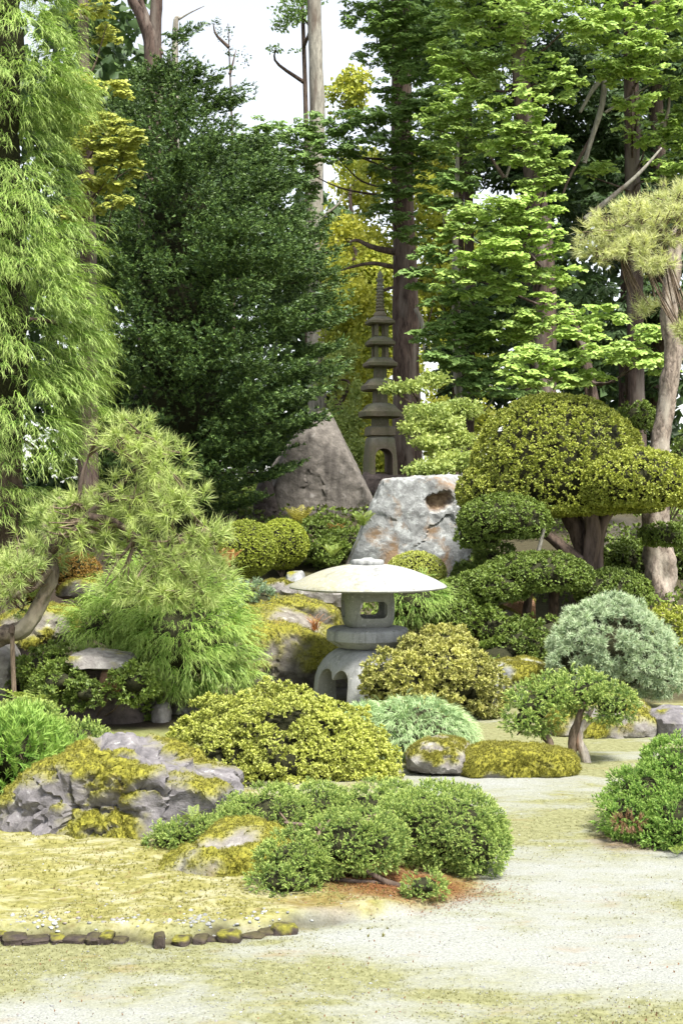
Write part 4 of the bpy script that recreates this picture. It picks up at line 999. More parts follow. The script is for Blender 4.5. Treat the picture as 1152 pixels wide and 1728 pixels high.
A = 18.6
fan_tree('hinoki_cypress', 'bright green hinoki cypress with scalloped pads behind the cloud-pruned tree', vert([(925, 840), (918, 650), (915, 430), (880, 150), (868, -60), (850, -500)], A), [.18, .155, .135, .11, .09, .03],
         [(870, 195, 55, 50, 17.6), (905, 255, 62, 45, 17.6), (925, 290, 40, 25, 17.5), (850, 240, 50, 40, 17.8), (840, 365, 75, 40, 17.4), (900, 370, 60, 42, 17.4), (830, 425, 85, 45, 17.3), (890, 430, 60, 50, 17.4), (790, 470, 60, 40, 17.4), (850, 490, 55, 30, 17.4),
          (770, 380, 50, 40, 17.9), (900, 25, 75, 40, 17.8), (970, 45, 60, 30, 17.9), (840, 60, 60, 40, 18.4), (790, 25, 60, 45, 18.6), (820, 110, 55, 35, 18.8), (765, 110, 50, 45, 18.6), (780, 170, 50, 40, 18.4), (745, 215, 45, 40, 18.6), (790, 240, 45, 40, 18.4),
          (915, 120, 45, 30, 17.9), (905, 520, 50, 30, 17.5), (940, 470, 40, 25, 17.6), (860, 560, 50, 30, 17.6), (940, 150, 40, 25, 18.0), (912, 320, 42, 24, 17.5), (918, 600, 40, 24, 16.6), (880, 540, 46, 26, 17.4), (860, -60, 150, 60, 18.6), (820, -160, 150, 70, 18.6), (880, -270, 120, 80, 18.6), (760, -60, 90, 60, 18.6), (850, -400, 80, 90, 18.6)],
         'hinoki', 1101, brad=.022,
         extra=[(vert([(978, 190), (1000, 150), (1018, 135), (1012, 190), (985, 270)], 18.9), [.02, .035, .04, .04, .02], 'bark_grey'), (vert([(850, 300), (830, 270), (812, 240)], 18.2), [.03, .02, .01], 'bark_dark'), (vert([(853, 300), (862, 270), (868, 255)], 18.2), [.02, .018, .01], 'bark_grey')])
fan_tree('hinoki_cypress', 'low fresh green cypress spreading above the big clipped dome', vert([(1005, 860), (1000, 700), (985, 600), (960, 520)], 16.6), [.09, .08, .06, .02],
         [(960, 560, 60, 24, 15.8), (1010, 590, 60, 22, 15.6), (1050, 610, 55, 22, 15.6), (930, 600, 60, 24, 15.7), (880, 615, 55, 28, 15.8), (1080, 560, 45, 28, 15.9), (900, 645, 70, 20, 15.6), (1000, 535, 50, 22, 16.0), (1090, 610, 50, 26, 15.9), (960, 640, 70, 18, 15.9)],
         'hinoki', 1102, size=.078, sub=.13, brad=.02)
fan_tree('hinoki_cypress', 'tall cypress at the top right behind the pale pine', vert([(1075, 800), (1070, 500), (1065, 200), (1060, -100), (1060, -450)], 20.0), [.12, .11, .10, .08, .03],
         [(1068, 180, 46, 26, 18.6), (1010, 70, 45, 30, 18.6), (1000, 290, 34, 18, 19.6), (1060, 85, 62, 40, 18.2), (1075, 125, 50, 30, 18.2), (1030, 120, 35, 30, 18.3), (1030, 25, 60, 32, 18.4), (1110, 30, 60, 40, 18.6), (1130, 80, 50, 35, 18.8), (1130, 150, 40, 30, 19.0), (1100, 225, 60, 30, 19.4), (1140, 205, 40, 35, 19.2), (1110, 290, 40, 22, 19.2), (1145, 250, 40, 30, 19.2),
          (1060, -60, 130, 60, 19), (1100, -180, 130, 80, 19.4), (1060, -320, 100, 90, 19.6), (1180, 60, 60, 120, 19.2), (1190, 300, 60, 90, 19)],
         'hinoki', 1103, extra=[(vert([(985, 370), (1040, 325), (1080, 290), (1115, 250)], 18.8), [.035, .03, .025, .012], 'bark_grey'), (vert([(985, 275), (1010, 190), (1018, 150)], 19.1), [.03, .03, .02], 'bark_grey'), (vert([(1020, 190), (1060, 165), (1100, 140)], 19.1), [.02, .016, .01], 'bark_grey'),
                                  (vert([(1120, 215), (1128, 175), (1126, 130)], 19.0), [.025, .02, .012], 'bark_grey'), (vert([(1000, 225), (960, 300), (945, 340)], 19.3), [.02, .02, .012], 'bark_dark')])
bk = np.random.default_rng(55)
for nm, x0, x1, Yb, tx, lab, top, bot in (('cypress_tree', 960, 1190, 22.5, 1110, 'shaded cypress mass at the far right behind the leaning branches', -80, 640), ('cypress_tree', 770, 985, 22.0, 890, 'shaded cypress mass behind the bright hinoki pads', -80, 640)):
    cl = [(bk.uniform(x0, x1), bk.uniform(top, bot), bk.uniform(50, 75), bk.uniform(30, 45), Yb + bk.uniform(-.8, 1.2)) for k in range(44)]
    fan_tree(nm, lab, vert([(tx, 850), (tx + 3, 500), (tx - 4, 100), (tx, -300)], Yb + .5), [.14, .13, .10, .04], cl, 'wood', 1150 + int(tx), bark='bark_dark', per=10, size=.20, sub=.27, limb=False, tm='fan_low')  # near-black leaf colour puts the deep shade of the wood into these trees
# the cedar right behind the pagoda
fan_tree('cedar_tree', 'straight red-brown cedar trunk directly behind the pagoda with sprays high up', vert([(688, 830), (684, 600), (680, 350), (676, 100), (674, -120), (672, -500)], 21.2), [.235, .20, .165, .14, .125, .04],
         [(682, 20, 45, 30, 20.5), (676, 105, 40, 26, 20.5), (672, 195, 42, 24, 20.4), (684, 262, 42, 24, 20.4), (640, 40, 60, 38, 20.6), (610, 25, 45, 30, 20.8), (690, 60, 55, 45, 20.4), (735, 60, 50, 50, 20.4), (640, 95, 40, 25, 20.8), (700, 135, 55, 35, 20.4), (720, 180, 45, 35, 20.3), (655, 160, 30, 22, 20.8), (640, 205, 55, 26, 20.4), (590, 215, 50, 30, 20.5), (540, 225, 45, 32, 20.6), (620, 240, 60, 25, 20.4), (700, 230, 50, 30, 20.3), (735, 260, 45, 30, 20.3),
          (560, 265, 60, 30, 20.6), (500, 235, 45, 32, 20.9), (455, 225, 40, 30, 21.0), (430, 250, 50, 40, 21.0), (490, 285, 45, 40, 21.0), (520, 310, 30, 25, 20.8), (670, 290, 50, 26, 20.5), (700, 320, 40, 22, 20.5), (660, 330, 30, 18, 20.4), (690, 400, 40, 20, 20.6), (660, -60, 110, 60, 20.8), (680, -200, 110, 90, 20.8), (675, -350, 90, 100, 20.8), (665, 370, 25, 14, 20.5), (640, 350, 35, 18, 20.8)],
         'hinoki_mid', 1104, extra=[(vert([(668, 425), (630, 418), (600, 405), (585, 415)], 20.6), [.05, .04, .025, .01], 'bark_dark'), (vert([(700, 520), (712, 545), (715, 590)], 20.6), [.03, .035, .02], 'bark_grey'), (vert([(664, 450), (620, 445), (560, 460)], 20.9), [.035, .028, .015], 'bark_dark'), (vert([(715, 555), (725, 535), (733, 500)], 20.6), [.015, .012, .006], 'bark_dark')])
# sprays low on the right of the cedar
fan_tree('cypress_sapling', 'cypress sapling hanging loose pads right of the cedar trunk', vert([(772, 840), (772, 640), (768, 440), (772, 240)], 18.4), [.06, .055, .045, .02],
         [(735, 430, 35, 25, 17.9), (720, 470, 40, 28, 17.9), (755, 500, 40, 30, 17.8), (745, 560, 55, 32, 17.8), (790, 560, 50, 35, 17.9), (730, 610, 45, 28, 17.6), (780, 620, 60, 35, 17.8), (830, 560, 50, 40, 18), (830, 620, 60, 35, 18), (790, 520, 45, 30, 18.0), (840, 660, 60, 25, 17.8), (760, 310, 40, 30, 18.4), (745, 350, 35, 25, 18.4)],
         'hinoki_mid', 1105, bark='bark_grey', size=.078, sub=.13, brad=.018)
# golden cypress behind the thread cypress
fan_tree('golden_cypress', 'golden-yellow cypress peeping out beside the thread cypress', vert([(150, 900), (150, 600), (148, 300), (140, 0), (140, -250)], 14.2), [.10, .09, .07, .05, .02],
         [(190, 215, 42, 22, 13.7), (160, 245, 45, 26, 13.7), (215, 235, 28, 20, 13.5), (190, 275, 40, 24, 13.6), (222, 285, 22, 16, 13.8), (150, 205, 40, 20, 13.8), (198, 345, 24, 14, 13.5), (170, 320, 32, 18, 13.8), (205, 255, 34, 24, 13.5), (200, 150, 24, 16, 14.1), (180, 60, 24, 18, 14.3), (165, 20, 30, 20, 14.1), (140, 150, 40, 34, 14.0), (140, 360, 40, 30, 13.9), (180, 300, 44, 20, 13.6)],
         'hinoki_gold', 1106, size=.06, sub=.10, brad=.016, per=17)

fk = np.random.default_rng(56)
cl = [(fk.uniform(700, 860), fk.uniform(-40, 330), fk.uniform(40, 60), fk.uniform(26, 38), 21.4 + fk.uniform(-.6, .8)) for k in range(15)]
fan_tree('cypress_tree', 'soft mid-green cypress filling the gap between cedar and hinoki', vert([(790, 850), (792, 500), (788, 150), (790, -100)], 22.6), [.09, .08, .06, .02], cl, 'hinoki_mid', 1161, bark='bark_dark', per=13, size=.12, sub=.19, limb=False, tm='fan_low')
# bare trunks against the sky
def bare(name, label, pts, Y, rad, bark, forks=(), group='bare trunks against the sky'):
    root = thing(name, label, 'tree', W(*pts[0], Y), group)
    tube('trunk', MAT[bark], root, vert(pts, Y), rad, sides=18, n=40, rough=.12, seed=int(pts[0][0]))
    for f, rr in forks: tube('branch', MAT[bark], root, vert(f, Y), rr, sides=10, n=16, rough=.15)
    return root
bare('tall_trunk', 'tall straight grey trunk standing alone against the white sky', [(536, 840), (534, 600), (531, 330), (535, 190), (533, 90), (530, -20), (528, -500)], 25, [.17, .165, .15, .13, .125, .12, .06], 'bark_grey',
     [([(545, 365), (570, 345), (580, 325)], [.03, .02, .01]), ([(520, 390), (490, 360), (470, 350)], [.03, .02, .01]), ([(545, 430), (565, 420), (575, 380)], [.03, .025, .01])])
bare('forked_trunk', 'dark forked trunk above the yew at the top left', [(255, 840), (255, 300), (258, 95), (240, 30), (215, -20), (180, -160)], 24, [.22, .20, .15, .10, .07, .03], 'bark_cedar',
     [([(262, 100), (262, 40), (266, -20), (268, -200)], [.10, .10, .095, .05]), ([(272, 92), (255, 45), (238, 0), (225, -60)], [.05, .05, .045, .02])])
bare('broken_pole_trunk', 'thin pale snag with a bent twig above the yew', [(297, 840), (296, 300), (295, 110), (297, 38), (302, 30)], 24, [.08, .07, .055, .045, .03], 'bark_grey', [([(301, 33), (320, 22), (345, 10)], [.02, .012, .006])])
bare('slender_trunk', 'slender dark trunk in the gap right of the cedar', [(1065, 830), (1068, 500), (1072, 230), (1066, 100)], 23, [.13, .12, .10, .08], 'bark_dark')
bare('slender_trunk', 'slender trunk left of the tall right-hand cypress trunk', [(1050, 830), (1052, 600), (1056, 400), (1060, 200)], 24.5, [.09, .085, .08, .07], 'bark_cedar')
bare('slender_trunk', 'thin pale-edged trunk between cedar and hinoki', [(768, 830), (772, 500), (775, 260), (776, 180)], 23, [.10, .09, .075, .06], 'bark_cedar')

# broad-leaved trees far behind: leaf clouds on limbs
def leafy(name, label, trunk, rad, clumps, mat, n, size, seed, bark='bark_dark', tmpl='leaves', group=None):
    r = np.random.default_rng(seed); Ps, Ti, cen = [], [], []
    vol = np.array([c[2] * c[3] for c in clumps], float); vol /= vol.sum()
    for (px, py, rx, ry, Y), v in zip(clumps, vol):
        c = W(px, py, Y); R = np.array((M(rx, Y), M(rx, Y) * .7, M(ry, Y))); m = int(n * v) + 1; cen.append(c)
        q = unit(r.normal(0, 1, (m, 3))) * (r.random(m) ** .45)[:, None]
        p = c + q * R; ok = fbm(p, 2.2, seed, 3) > -.35; Ps.append(p[ok]); Ti.append(np.clip(r.normal(.5, .15) + r.normal(0, .22, ok.sum()), 0, 1))
    P = np.vstack(Ps); root = thing(name, label, 'tree', trunk[0], group)
    tube('trunk', MAT[bark], root, trunk, rad, sides=10, n=24, rough=.15, seed=seed)
    foliage('crown', root, mat, TP[tmpl], P, r.normal(0, 1, P.shape) + np.array((0, -.3, .1)), size, seed + 1, roll=None, tint=np.concatenate(Ti))
    T = np.array(trunk); o_ = np.argsort(T[:, 2])
    for c in cen[::2]:
        zz = np.clip(c[2] - .5, T[:, 2].min(), T[:, 2].max()); b = np.array([np.interp(zz, T[o_, 2], T[o_, k]) for k in range(3)])
        tube('branch', MAT[bark], root, [b, (b + c) / 2 + r.normal(0, .12, 3), c], [.04, .025, .01], sides=6, n=8)
    return root
leafy('autumn_tree', 'golden autumn tree glowing behind the pagoda', vert([(600, 850), (595, 700), (605, 500), (590, 330)], 27), [.12, .10, .08, .03],
      [(585, 420, 55, 60, 27), (620, 470, 60, 60, 26.5), (575, 520, 45, 60, 27), (590, 600, 60, 60, 26), (610, 690, 60, 60, 26), (600, 760, 60, 50, 26), (650, 420, 60, 50, 27.5), (600, 340, 55, 45, 27.5), (620, 290, 60, 40, 28), (640, 560, 60, 60, 27), (645, 650, 50, 70, 27), (650, 750, 50, 50, 26)], 'yellow', 24000, .11, 1201, tmpl='leaf')
leafy('autumn_tree', 'yellow-green autumn tree between cedar and hinoki', vert([(745, 850), (750, 600), (740, 300)], 28), [.12, .09, .04],
      [(740, 300, 60, 60, 28), (735, 380, 50, 60, 28), (765, 440, 60, 60, 28), (740, 520, 60, 60, 28), (770, 620, 80, 60, 27), (760, 720, 80, 60, 26), (580, 170, 40, 40, 29), (600, 140, 30, 30, 29)], 'yellow', 16000, .11, 1202, tmpl='leaf')
leafy('autumn_tree', 'lemon-yellow sapling right behind the pagoda spire', vert([(572, 850), (575, 700), (585, 500), (600, 420)], 24), [.06, .05, .03, .01],
      [(575, 470, 40, 50, 24), (600, 520, 45, 50, 23.6), (570, 560, 35, 45, 24), (615, 590, 40, 50, 23.5), (600, 650, 40, 45, 23.4), (625, 700, 40, 45, 23.2), (600, 760, 40, 45, 23), (640, 780, 40, 35, 23), (580, 400, 45, 40, 24.5), (725, 330, 40, 40, 25), (730, 470, 35, 45, 24.5)], 'yellow', 13000, .085, 1207, tmpl='leaf')
leafy('green_broadleaf', 'light green broadleaf bush left of the pagoda', vert([(575, 850), (572, 760), (565, 650)], 22.5), [.05, .04, .02],
      [(560, 640, 30, 40, 22.5), (585, 660, 32, 40, 22.3), (565, 700, 30, 35, 22), (590, 725, 28, 40, 21.6), (600, 770, 22, 35, 21), (575, 600, 30, 30, 23)], 'maple', 1500, .075, 1203)
leafy('pale_maple', 'pale yellow-green maple layered over the foot of the cedar', vert([(770, 830), (765, 760), (760, 690)], 16.4), [.045, .04, .02],
      [(690, 652, 35, 9, 16.2), (730, 640, 30, 9, 16.3), (720, 695, 45, 14, 16.0), (700, 720, 32, 11, 15.9), (745, 715, 40, 15, 16), (725, 745, 38, 12, 15.8), (770, 740, 35, 16, 16), (760, 775, 40, 14, 15.7), (710, 795, 30, 12, 15.5), (735, 790, 40, 12, 15.5), (775, 690, 40, 16, 16.3), (790, 780, 30, 18, 15.6), (660, 657, 22, 6, 16.2)], 'maple', 2600, .055, 1204)
# sparse high sprays against the sky
leafy('sky_branch_tree', 'sparse grey-green spray hanging high beside the grey trunk', vert([(520, 840), (518, 300), (508, -60)], 26.5), [.06, .05, .03],
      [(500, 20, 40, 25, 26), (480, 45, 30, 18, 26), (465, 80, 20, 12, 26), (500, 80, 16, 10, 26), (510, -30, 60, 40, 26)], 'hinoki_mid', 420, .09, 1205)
leafy('sky_branch_tree', 'a few leaves of a thin twig floating in the sky gap', vert([(395, 840), (393, 300), (385, 40)], 30), [.04, .03, .008],
      [(360, 40, 22, 12, 30), (375, 60, 18, 14, 30), (398, 85, 18, 14, 30), (412, 100, 14, 10, 30)], 'wood', 46, .07, 1206)
# dense wood closing the view
wc = []
rr = np.random.default_rng(77)
for k in range(190):
    px = rr.uniform(-150, 1320); top = np.interp(px, [-150, 60, 180, 290, 330, 430, 500, 600, 640, 720, 1320], [-350, -300, -60, 150, 215, 250, 250, 240, 150, -250, -400])
    py = rr.uniform(top + 40, 830); wc.append((px, py, rr.uniform(60, 110), rr.uniform(45, 80), rr.uniform(25.5, 34)))
wr = np.random.default_rng(78); Ps = []
for (px, py, rx, ry, Y) in wc:
    if 545 < px < 780 and py > 240: continue
    c = W(px, py, Y); m = int(rx * ry / 18); q = unit(wr.normal(0, 1, (m, 3))) * (wr.random(m) ** .4)[:, None]
    Ps.append(c + q * np.array((M(rx, Y), M(rx, Y), M(ry, Y))))
P = np.vstack(Ps)
wood = foliage('far_wood', None, 'wood', TP['leaf'], P, wr.normal(0, 1, P.shape), .28, 79, roll=None)
tag(wood, 'dim far-off woodland closing the view behind the trees', 'woodland', kind='stuff')
gr = np.random.default_rng(91); n = 34000; gy_ = 11.9 + 11 * gr.random(n) ** 1.15; gx_ = gr.uniform(-.27, .27, n) * gy_
pp = np.stack([gx_, gy_, G(gx_, gy_) + gr.uniform(.0, .07, n)], -1); pp = pp[(fbm(pp, 2.0, 6, 3) > -.15) & ((pp[:, 1] > 12.9) | (pp[:, 0] > .55))]
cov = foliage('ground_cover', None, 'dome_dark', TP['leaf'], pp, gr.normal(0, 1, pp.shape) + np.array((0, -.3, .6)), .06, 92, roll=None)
tag(cov, 'dark leafy ground cover on the shaded rise behind the rocks', 'ground cover', kind='stuff')
# ================================================================== SHRUBS AND GARDEN TREES
# undergrowth along the rise: each a shrub
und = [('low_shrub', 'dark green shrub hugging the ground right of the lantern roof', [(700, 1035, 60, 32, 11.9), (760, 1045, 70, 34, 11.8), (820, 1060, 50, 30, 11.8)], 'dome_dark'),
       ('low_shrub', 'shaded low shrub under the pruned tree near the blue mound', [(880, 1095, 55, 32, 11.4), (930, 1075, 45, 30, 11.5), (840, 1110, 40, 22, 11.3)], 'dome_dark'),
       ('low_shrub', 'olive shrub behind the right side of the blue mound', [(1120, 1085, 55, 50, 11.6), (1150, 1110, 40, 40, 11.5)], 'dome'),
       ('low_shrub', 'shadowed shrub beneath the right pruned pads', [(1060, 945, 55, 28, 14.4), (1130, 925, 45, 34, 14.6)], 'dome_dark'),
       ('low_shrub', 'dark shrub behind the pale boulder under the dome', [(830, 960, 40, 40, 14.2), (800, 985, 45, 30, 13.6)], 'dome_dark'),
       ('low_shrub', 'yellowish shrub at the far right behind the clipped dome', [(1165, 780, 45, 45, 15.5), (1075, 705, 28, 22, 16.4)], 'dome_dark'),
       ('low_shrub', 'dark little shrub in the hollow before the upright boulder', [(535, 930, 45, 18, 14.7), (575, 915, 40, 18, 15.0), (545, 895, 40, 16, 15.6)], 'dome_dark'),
       ('low_shrub', 'added dark shrub standing in for the black shadow under the yew skirt', [(430, 850, 75, 48, 19.0), (330, 860, 90, 45, 19.2), (230, 860, 80, 50, 19.0)], 'dome_dark'),  # added so the gap below the yew reads as dark shadow
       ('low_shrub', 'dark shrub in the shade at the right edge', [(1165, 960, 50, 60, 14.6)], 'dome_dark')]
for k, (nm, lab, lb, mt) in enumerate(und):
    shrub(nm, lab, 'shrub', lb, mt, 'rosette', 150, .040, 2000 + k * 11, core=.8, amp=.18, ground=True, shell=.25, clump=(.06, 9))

# cloud-pruned tree
ct = thing('cloud_pruned_tree', 'big cloud-pruned evergreen with domed top and stepped pads on dark trunks', 'tree', W(985, 1040, 12.9))
def pad(lobes, mat, seed, flat=.35, dens=1500, size=.028):
    C, R = lob(lobes); P, Nn = lobe_pts(C, R, 600, seed, .05, .035, 5., None, flat=flat, inside=.93, backdrop=.22)
    P, Nn, ti = clumpize(P, Nn, .022, 5, seed)
    r = np.random.default_rng(seed)
    o = foliage('clipped_pad', ct, mat, TP['rosette5'], P, Nn + r.normal(0, .35, Nn.shape) + np.array((0, 0, .15)), size, seed, roll=None, tint=ti)
    o2 = lobe_core('shade_core', ct, C, R, .93, seed=seed, flat=flat); o2.parent = o; o2.matrix_parent_inverse = Matrix.Identity(4)
    return C, P
pad([(940, 808, 148, 142, 13.3, .85), (838, 832, 66, 50, 13.2, .5), (1040, 835, 78, 62, 13.4, .5)], 'dome', 2101, flat=.34)
pad([(1075, 818, 90, 58, 12.5, .5), (1135, 832, 42, 34, 12.5)], 'dome', 2102, flat=.5)
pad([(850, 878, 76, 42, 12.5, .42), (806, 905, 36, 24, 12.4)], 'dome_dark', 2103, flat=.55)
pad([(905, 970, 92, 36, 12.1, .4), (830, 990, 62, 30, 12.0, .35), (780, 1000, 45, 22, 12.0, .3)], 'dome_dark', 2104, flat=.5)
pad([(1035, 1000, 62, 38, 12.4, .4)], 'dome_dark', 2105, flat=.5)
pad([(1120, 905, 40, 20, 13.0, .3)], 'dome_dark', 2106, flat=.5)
for pts, Y, rd, bk in (([(985, 1045), (990, 960), (975, 900), (955, 850), (945, 800)], 12.95, [.11, .10, .085, .075, .04], 'bark_dark'), ([(992, 960), (1000, 890), (985, 855), (950, 845)], 12.8, [.07, .07, .06, .03], 'bark_dark'), ([(1005, 1000), (1010, 900), (1040, 850), (1075, 825)], 12.9, [.07, .06, .05, .03], 'bark_dark'),
                       ([(975, 950), (925, 905), (880, 895), (835, 905)], 12.6, [.06, .04, .03, .02], 'bark_dark'), ([(880, 1075), (890, 1020), (895, 990)], 12.1, [.04, .035, .02], 'bark_dark'), ([(930, 1055), (935, 1000), (945, 980)], 12.3, [.045, .04, .02], 'bark_dark'), ([(908, 930), (914, 905), (918, 890)], 12.3, [.02, .018, .012], 'bark_grey'),
                       ([(890, 1000), (850, 1015), (805, 1030)], 12.0, [.02, .017, .01], 'bark_grey')):
    tube('trunk' if rd[0] > .1 else 'branch', MAT[bk], ct, vert(pts, Y), rd, sides=12, n=24, rough=.25, seed=int(pts[0][0]))

# clipped balls and domes on the rise
ball = dict(tmpl='rosette5', dens=4200, size=.022, shell=.08, amp=.03, core=.88, twigs=6, roll=None)
shrub('clipped_ball', 'larger round clipped ball standing in front of its twin', 'shrub', [(415, 928, 52, 50, 13.6)], 'ball', seed=2201, group='clipped balls', **ball)
shrub('clipped_ball', 'slightly smaller clipped ball tucked behind the round one', 'shrub', [(476, 918, 44, 42, 14.4)], 'ball', seed=2202, group='clipped balls', **ball)
shrub('clipped_ball', 'orange-tinged clipped ball behind the leaning pine trunk', 'shrub', [(128, 968, 42, 36, 12.6)], 'ball_orange', seed=2203, group='clipped balls', **ball)
shrub('clipped_ball', 'brownish clipped ball left of the leaning pine trunk', 'shrub', [(40, 985, 45, 40, 12.4)], 'ball_orange', seed=2204, group='clipped balls', **ball)
shrub('clipped_ball', 'low yellow-green cushion in front of the pale boulder', 'shrub', [(702, 965, 50, 34, 13.4)], 'azalea', seed=2205, group='clipped balls', **ball)
shrub('blue_juniper', 'small blue-green juniper on the mossy terrace', 'shrub', [(415, 1008, 38, 24, 12.2), (445, 1018, 26, 20, 12.1), (400, 1025, 25, 18, 12.1)], 'juniper_blue', 'sprig', 900, .06, 2206, upw=.3, core=.75)

# bronze azalea right of the lantern
shrub('bronze_azalea', 'bronze-tipped golden azalea leaning on the lantern base', 'shrub', [(735, 1090, 62, 26, 10.35, .22), (675, 1145, 66, 42, 10.0), (740, 1145, 85, 58, 10.1), (800, 1160, 50, 58, 10.2), (700, 1175, 70, 40, 10.0)], 'azalea_pink', 'rosette', 270, .032, 2301, amp=.18, nf=6, shell=.24, core=.76, gap=.3, gapf=8, clump=(.040, 11), upw=.2, twigs=24)
# front azalea dome
shrub('azalea_dome', 'large golden-green azalea dome in front of the lantern', 'shrub', [(470, 1278, 172, 110, 7.95, .5), (385, 1300, 98, 75, 7.8), (570, 1300, 95, 72, 7.85), (340, 1300, 55, 45, 7.75), (620, 1315, 42, 42, 7.8)], 'azalea', 'rosette_w', 560, .022, 2302, amp=.14, nf=7, shell=.16, core=.80, gap=.34, gapf=10, clump=(.032, 10), upw=.25, twigs=40, tn=5)
# pale grassy mound
TP['weep'] = many(t_blades, 8, 330, n=7, w=.024, droop=1.5)
def mound(name, label, lobes, mat, tmpl, dens, size, seed, core=.7, cat='shrub', shell=.3):
    C, R = lob(lobes); zg = lambda x, y: G(x, y) + .01
    P, Nn = lobe_pts(C, R, dens, seed, shell, .12, 5., zg); r = np.random.default_rng(seed)
    c = C.mean(0); root = thing(name, label, cat, (c[0], c[1], G(c[0], c[1]) - .01))
    f = Nn * np.array((1, 1, .4)) + r.normal(0, .22, Nn.shape) + np.array((0, -.1, .05))
    foliage('foliage', root, mat, TP[tmpl], P, f, size, seed + 1, roll=.5)
    lobe_core('shade_core', root, C, R, core, seed=seed, zmin=zg)
    twigs_to(root, np.array((c[0], c[1], G(c[0], c[1]))), P, 16, seed + 3, .006)
    return root
mound('weeping_mound', 'pale silvery-green weeping mound in front of the lantern base', [(690, 1236, 98, 50, 8.75, .36), (615, 1240, 52, 48, 8.8), (758, 1248, 42, 36, 8.75)], 'grass_pale', 'weep', 1500, .085, 2401, core=.82, shell=.15)
mound('lace_cypress', 'bright green lace-leaved cypress mound draping to the hollow', [(310, 1080, 92, 85, 10.3, .45), (245, 1030, 75, 60, 10.5), (370, 1110, 45, 66, 10.4), (330, 1020, 60, 45, 10.6), (190, 1060, 60, 40, 10.5)], 'lace', 'lace', 420, .19, 2402, core=.72)
mound('thread_tuft', 'light green thread-leaf tuft seen right of the lantern firebox', [(700, 1015, 45, 34, 11.6)], 'lace', 'lace', 400, .15, 2403)

# junipers at the front
jr = dict(upw=.35, amp=.12, nf=5., shell=.10, twigs=30, tn=4)
shrub('spreading_juniper', 'wide spreading juniper in many rounded lobes at the front centre', 'shrub',
      [(450, 1374, 74, 38, 6.42, .2), (400, 1400, 36, 32, 6.3, .14), (540, 1358, 56, 24, 6.6, .18), (650, 1368, 80, 36, 6.55, .22), (742, 1394, 102, 58, 6.1, .26), (800, 1424, 52, 42, 5.98, .17), (600, 1420, 78, 44, 5.72, .15), (498, 1448, 54, 32, 5.66, .12), (486, 1486, 54, 22, 5.56, .10), (326, 1408, 50, 20, 6.2, .10), (284, 1418, 28, 14, 6.2, .08), (715, 1494, 26, 16, 5.5, .05)],
      'juniper', 'sprig', 520, .025, 2501, core=.82, clump=(.034, 20), **jr)
rj = shrub('spreading_juniper', 'green juniper reaching in at the right edge over the path', 'shrub',
      [(1165, 1300, 75, 46, 6.85, .3), (1098, 1338, 62, 38, 6.75, .25), (1060, 1372, 46, 26, 6.65, .18), (1150, 1385, 62, 48, 6.5, .25), (1110, 1400, 40, 24, 6.5, .15)],
      'juniper_bright', 'sprig', 430, .030, 2502, core=.84, clump=(.034, 17), **jr)[0]
sj_ = [o for o in bpy.data.objects if o.name == 'spreading_juniper'][0]
for pts, rd in (([(720, 1512), (690, 1500), (655, 1490), (620, 1470)], [.012, .016, .014, .010]), ([(655, 1490), (600, 1488), (540, 1480)], [.012, .010, .007]), ([(540, 1400), (510, 1392), (480, 1388)], [.010, .009, .006])):
    tube('branch', MAT['bark_dark'], sj_, vert(pts, 5.62 if pts[0][1] > 1450 else 6.2), rd, sides=8, n=14, rough=.3)
C_, R_ = lob([(1058, 1386, 26, 9, 6.4, .06)]); P_, N_ = lobe_pts(C_, R_, 2600, 2503, .25, .1, 6.)
foliage('dead_twigs', rj, 'brown_twig', TP['sprig_open'], P_, N_ + np.array((0, 0, .2)), .03, 2504, roll=None)['label'] = 'dead brown twig patch'
shrub('feathery_juniper', 'bright feathery juniper at the left edge behind the boulder', 'shrub', [(30, 1270, 60, 70, 7.5, .35), (-20, 1300, 60, 75, 7.4), (75, 1285, 42, 45, 7.45), (115, 1290, 35, 25, 7.5)], 'juniper_bright', 'sprig_open', 1500, .085, 2504, amp=.2, nf=5., shell=.3, core=.7, upw=.8, twigs=20)
shrub('feathery_juniper', 'darker low juniper between the boulder and the lawn', 'shrub', [(135, 1255, 52, 36, 8.3), (165, 1270, 30, 22, 8.2), (40, 1220, 60, 35, 8.8)], 'juniper', 'sprig', 1700, .05, 2505, amp=.15, shell=.25, core=.72, upw=.5)
shrub('hollow_shrub', 'dark glossy shrub spilling over the rocks at the left', 'shrub', [(90, 1125, 55, 32, 10.0), (60, 1165, 50, 45, 10.2), (150, 1150, 45, 40, 10.3), (215, 1140, 40, 45, 10.2), (230, 1175, 35, 32, 10.0), (190, 1195, 40, 26, 10.1), (100, 1150, 36, 22, 9.55, .16), (228, 1150, 30, 26, 9.55, .16), (150, 1172, 30, 14, 9.5, .1)], 'dome_dark', 'rosette', 190, .036, 2506, amp=.22, nf=5., shell=.3, core=.7, clump=(.05, 9))

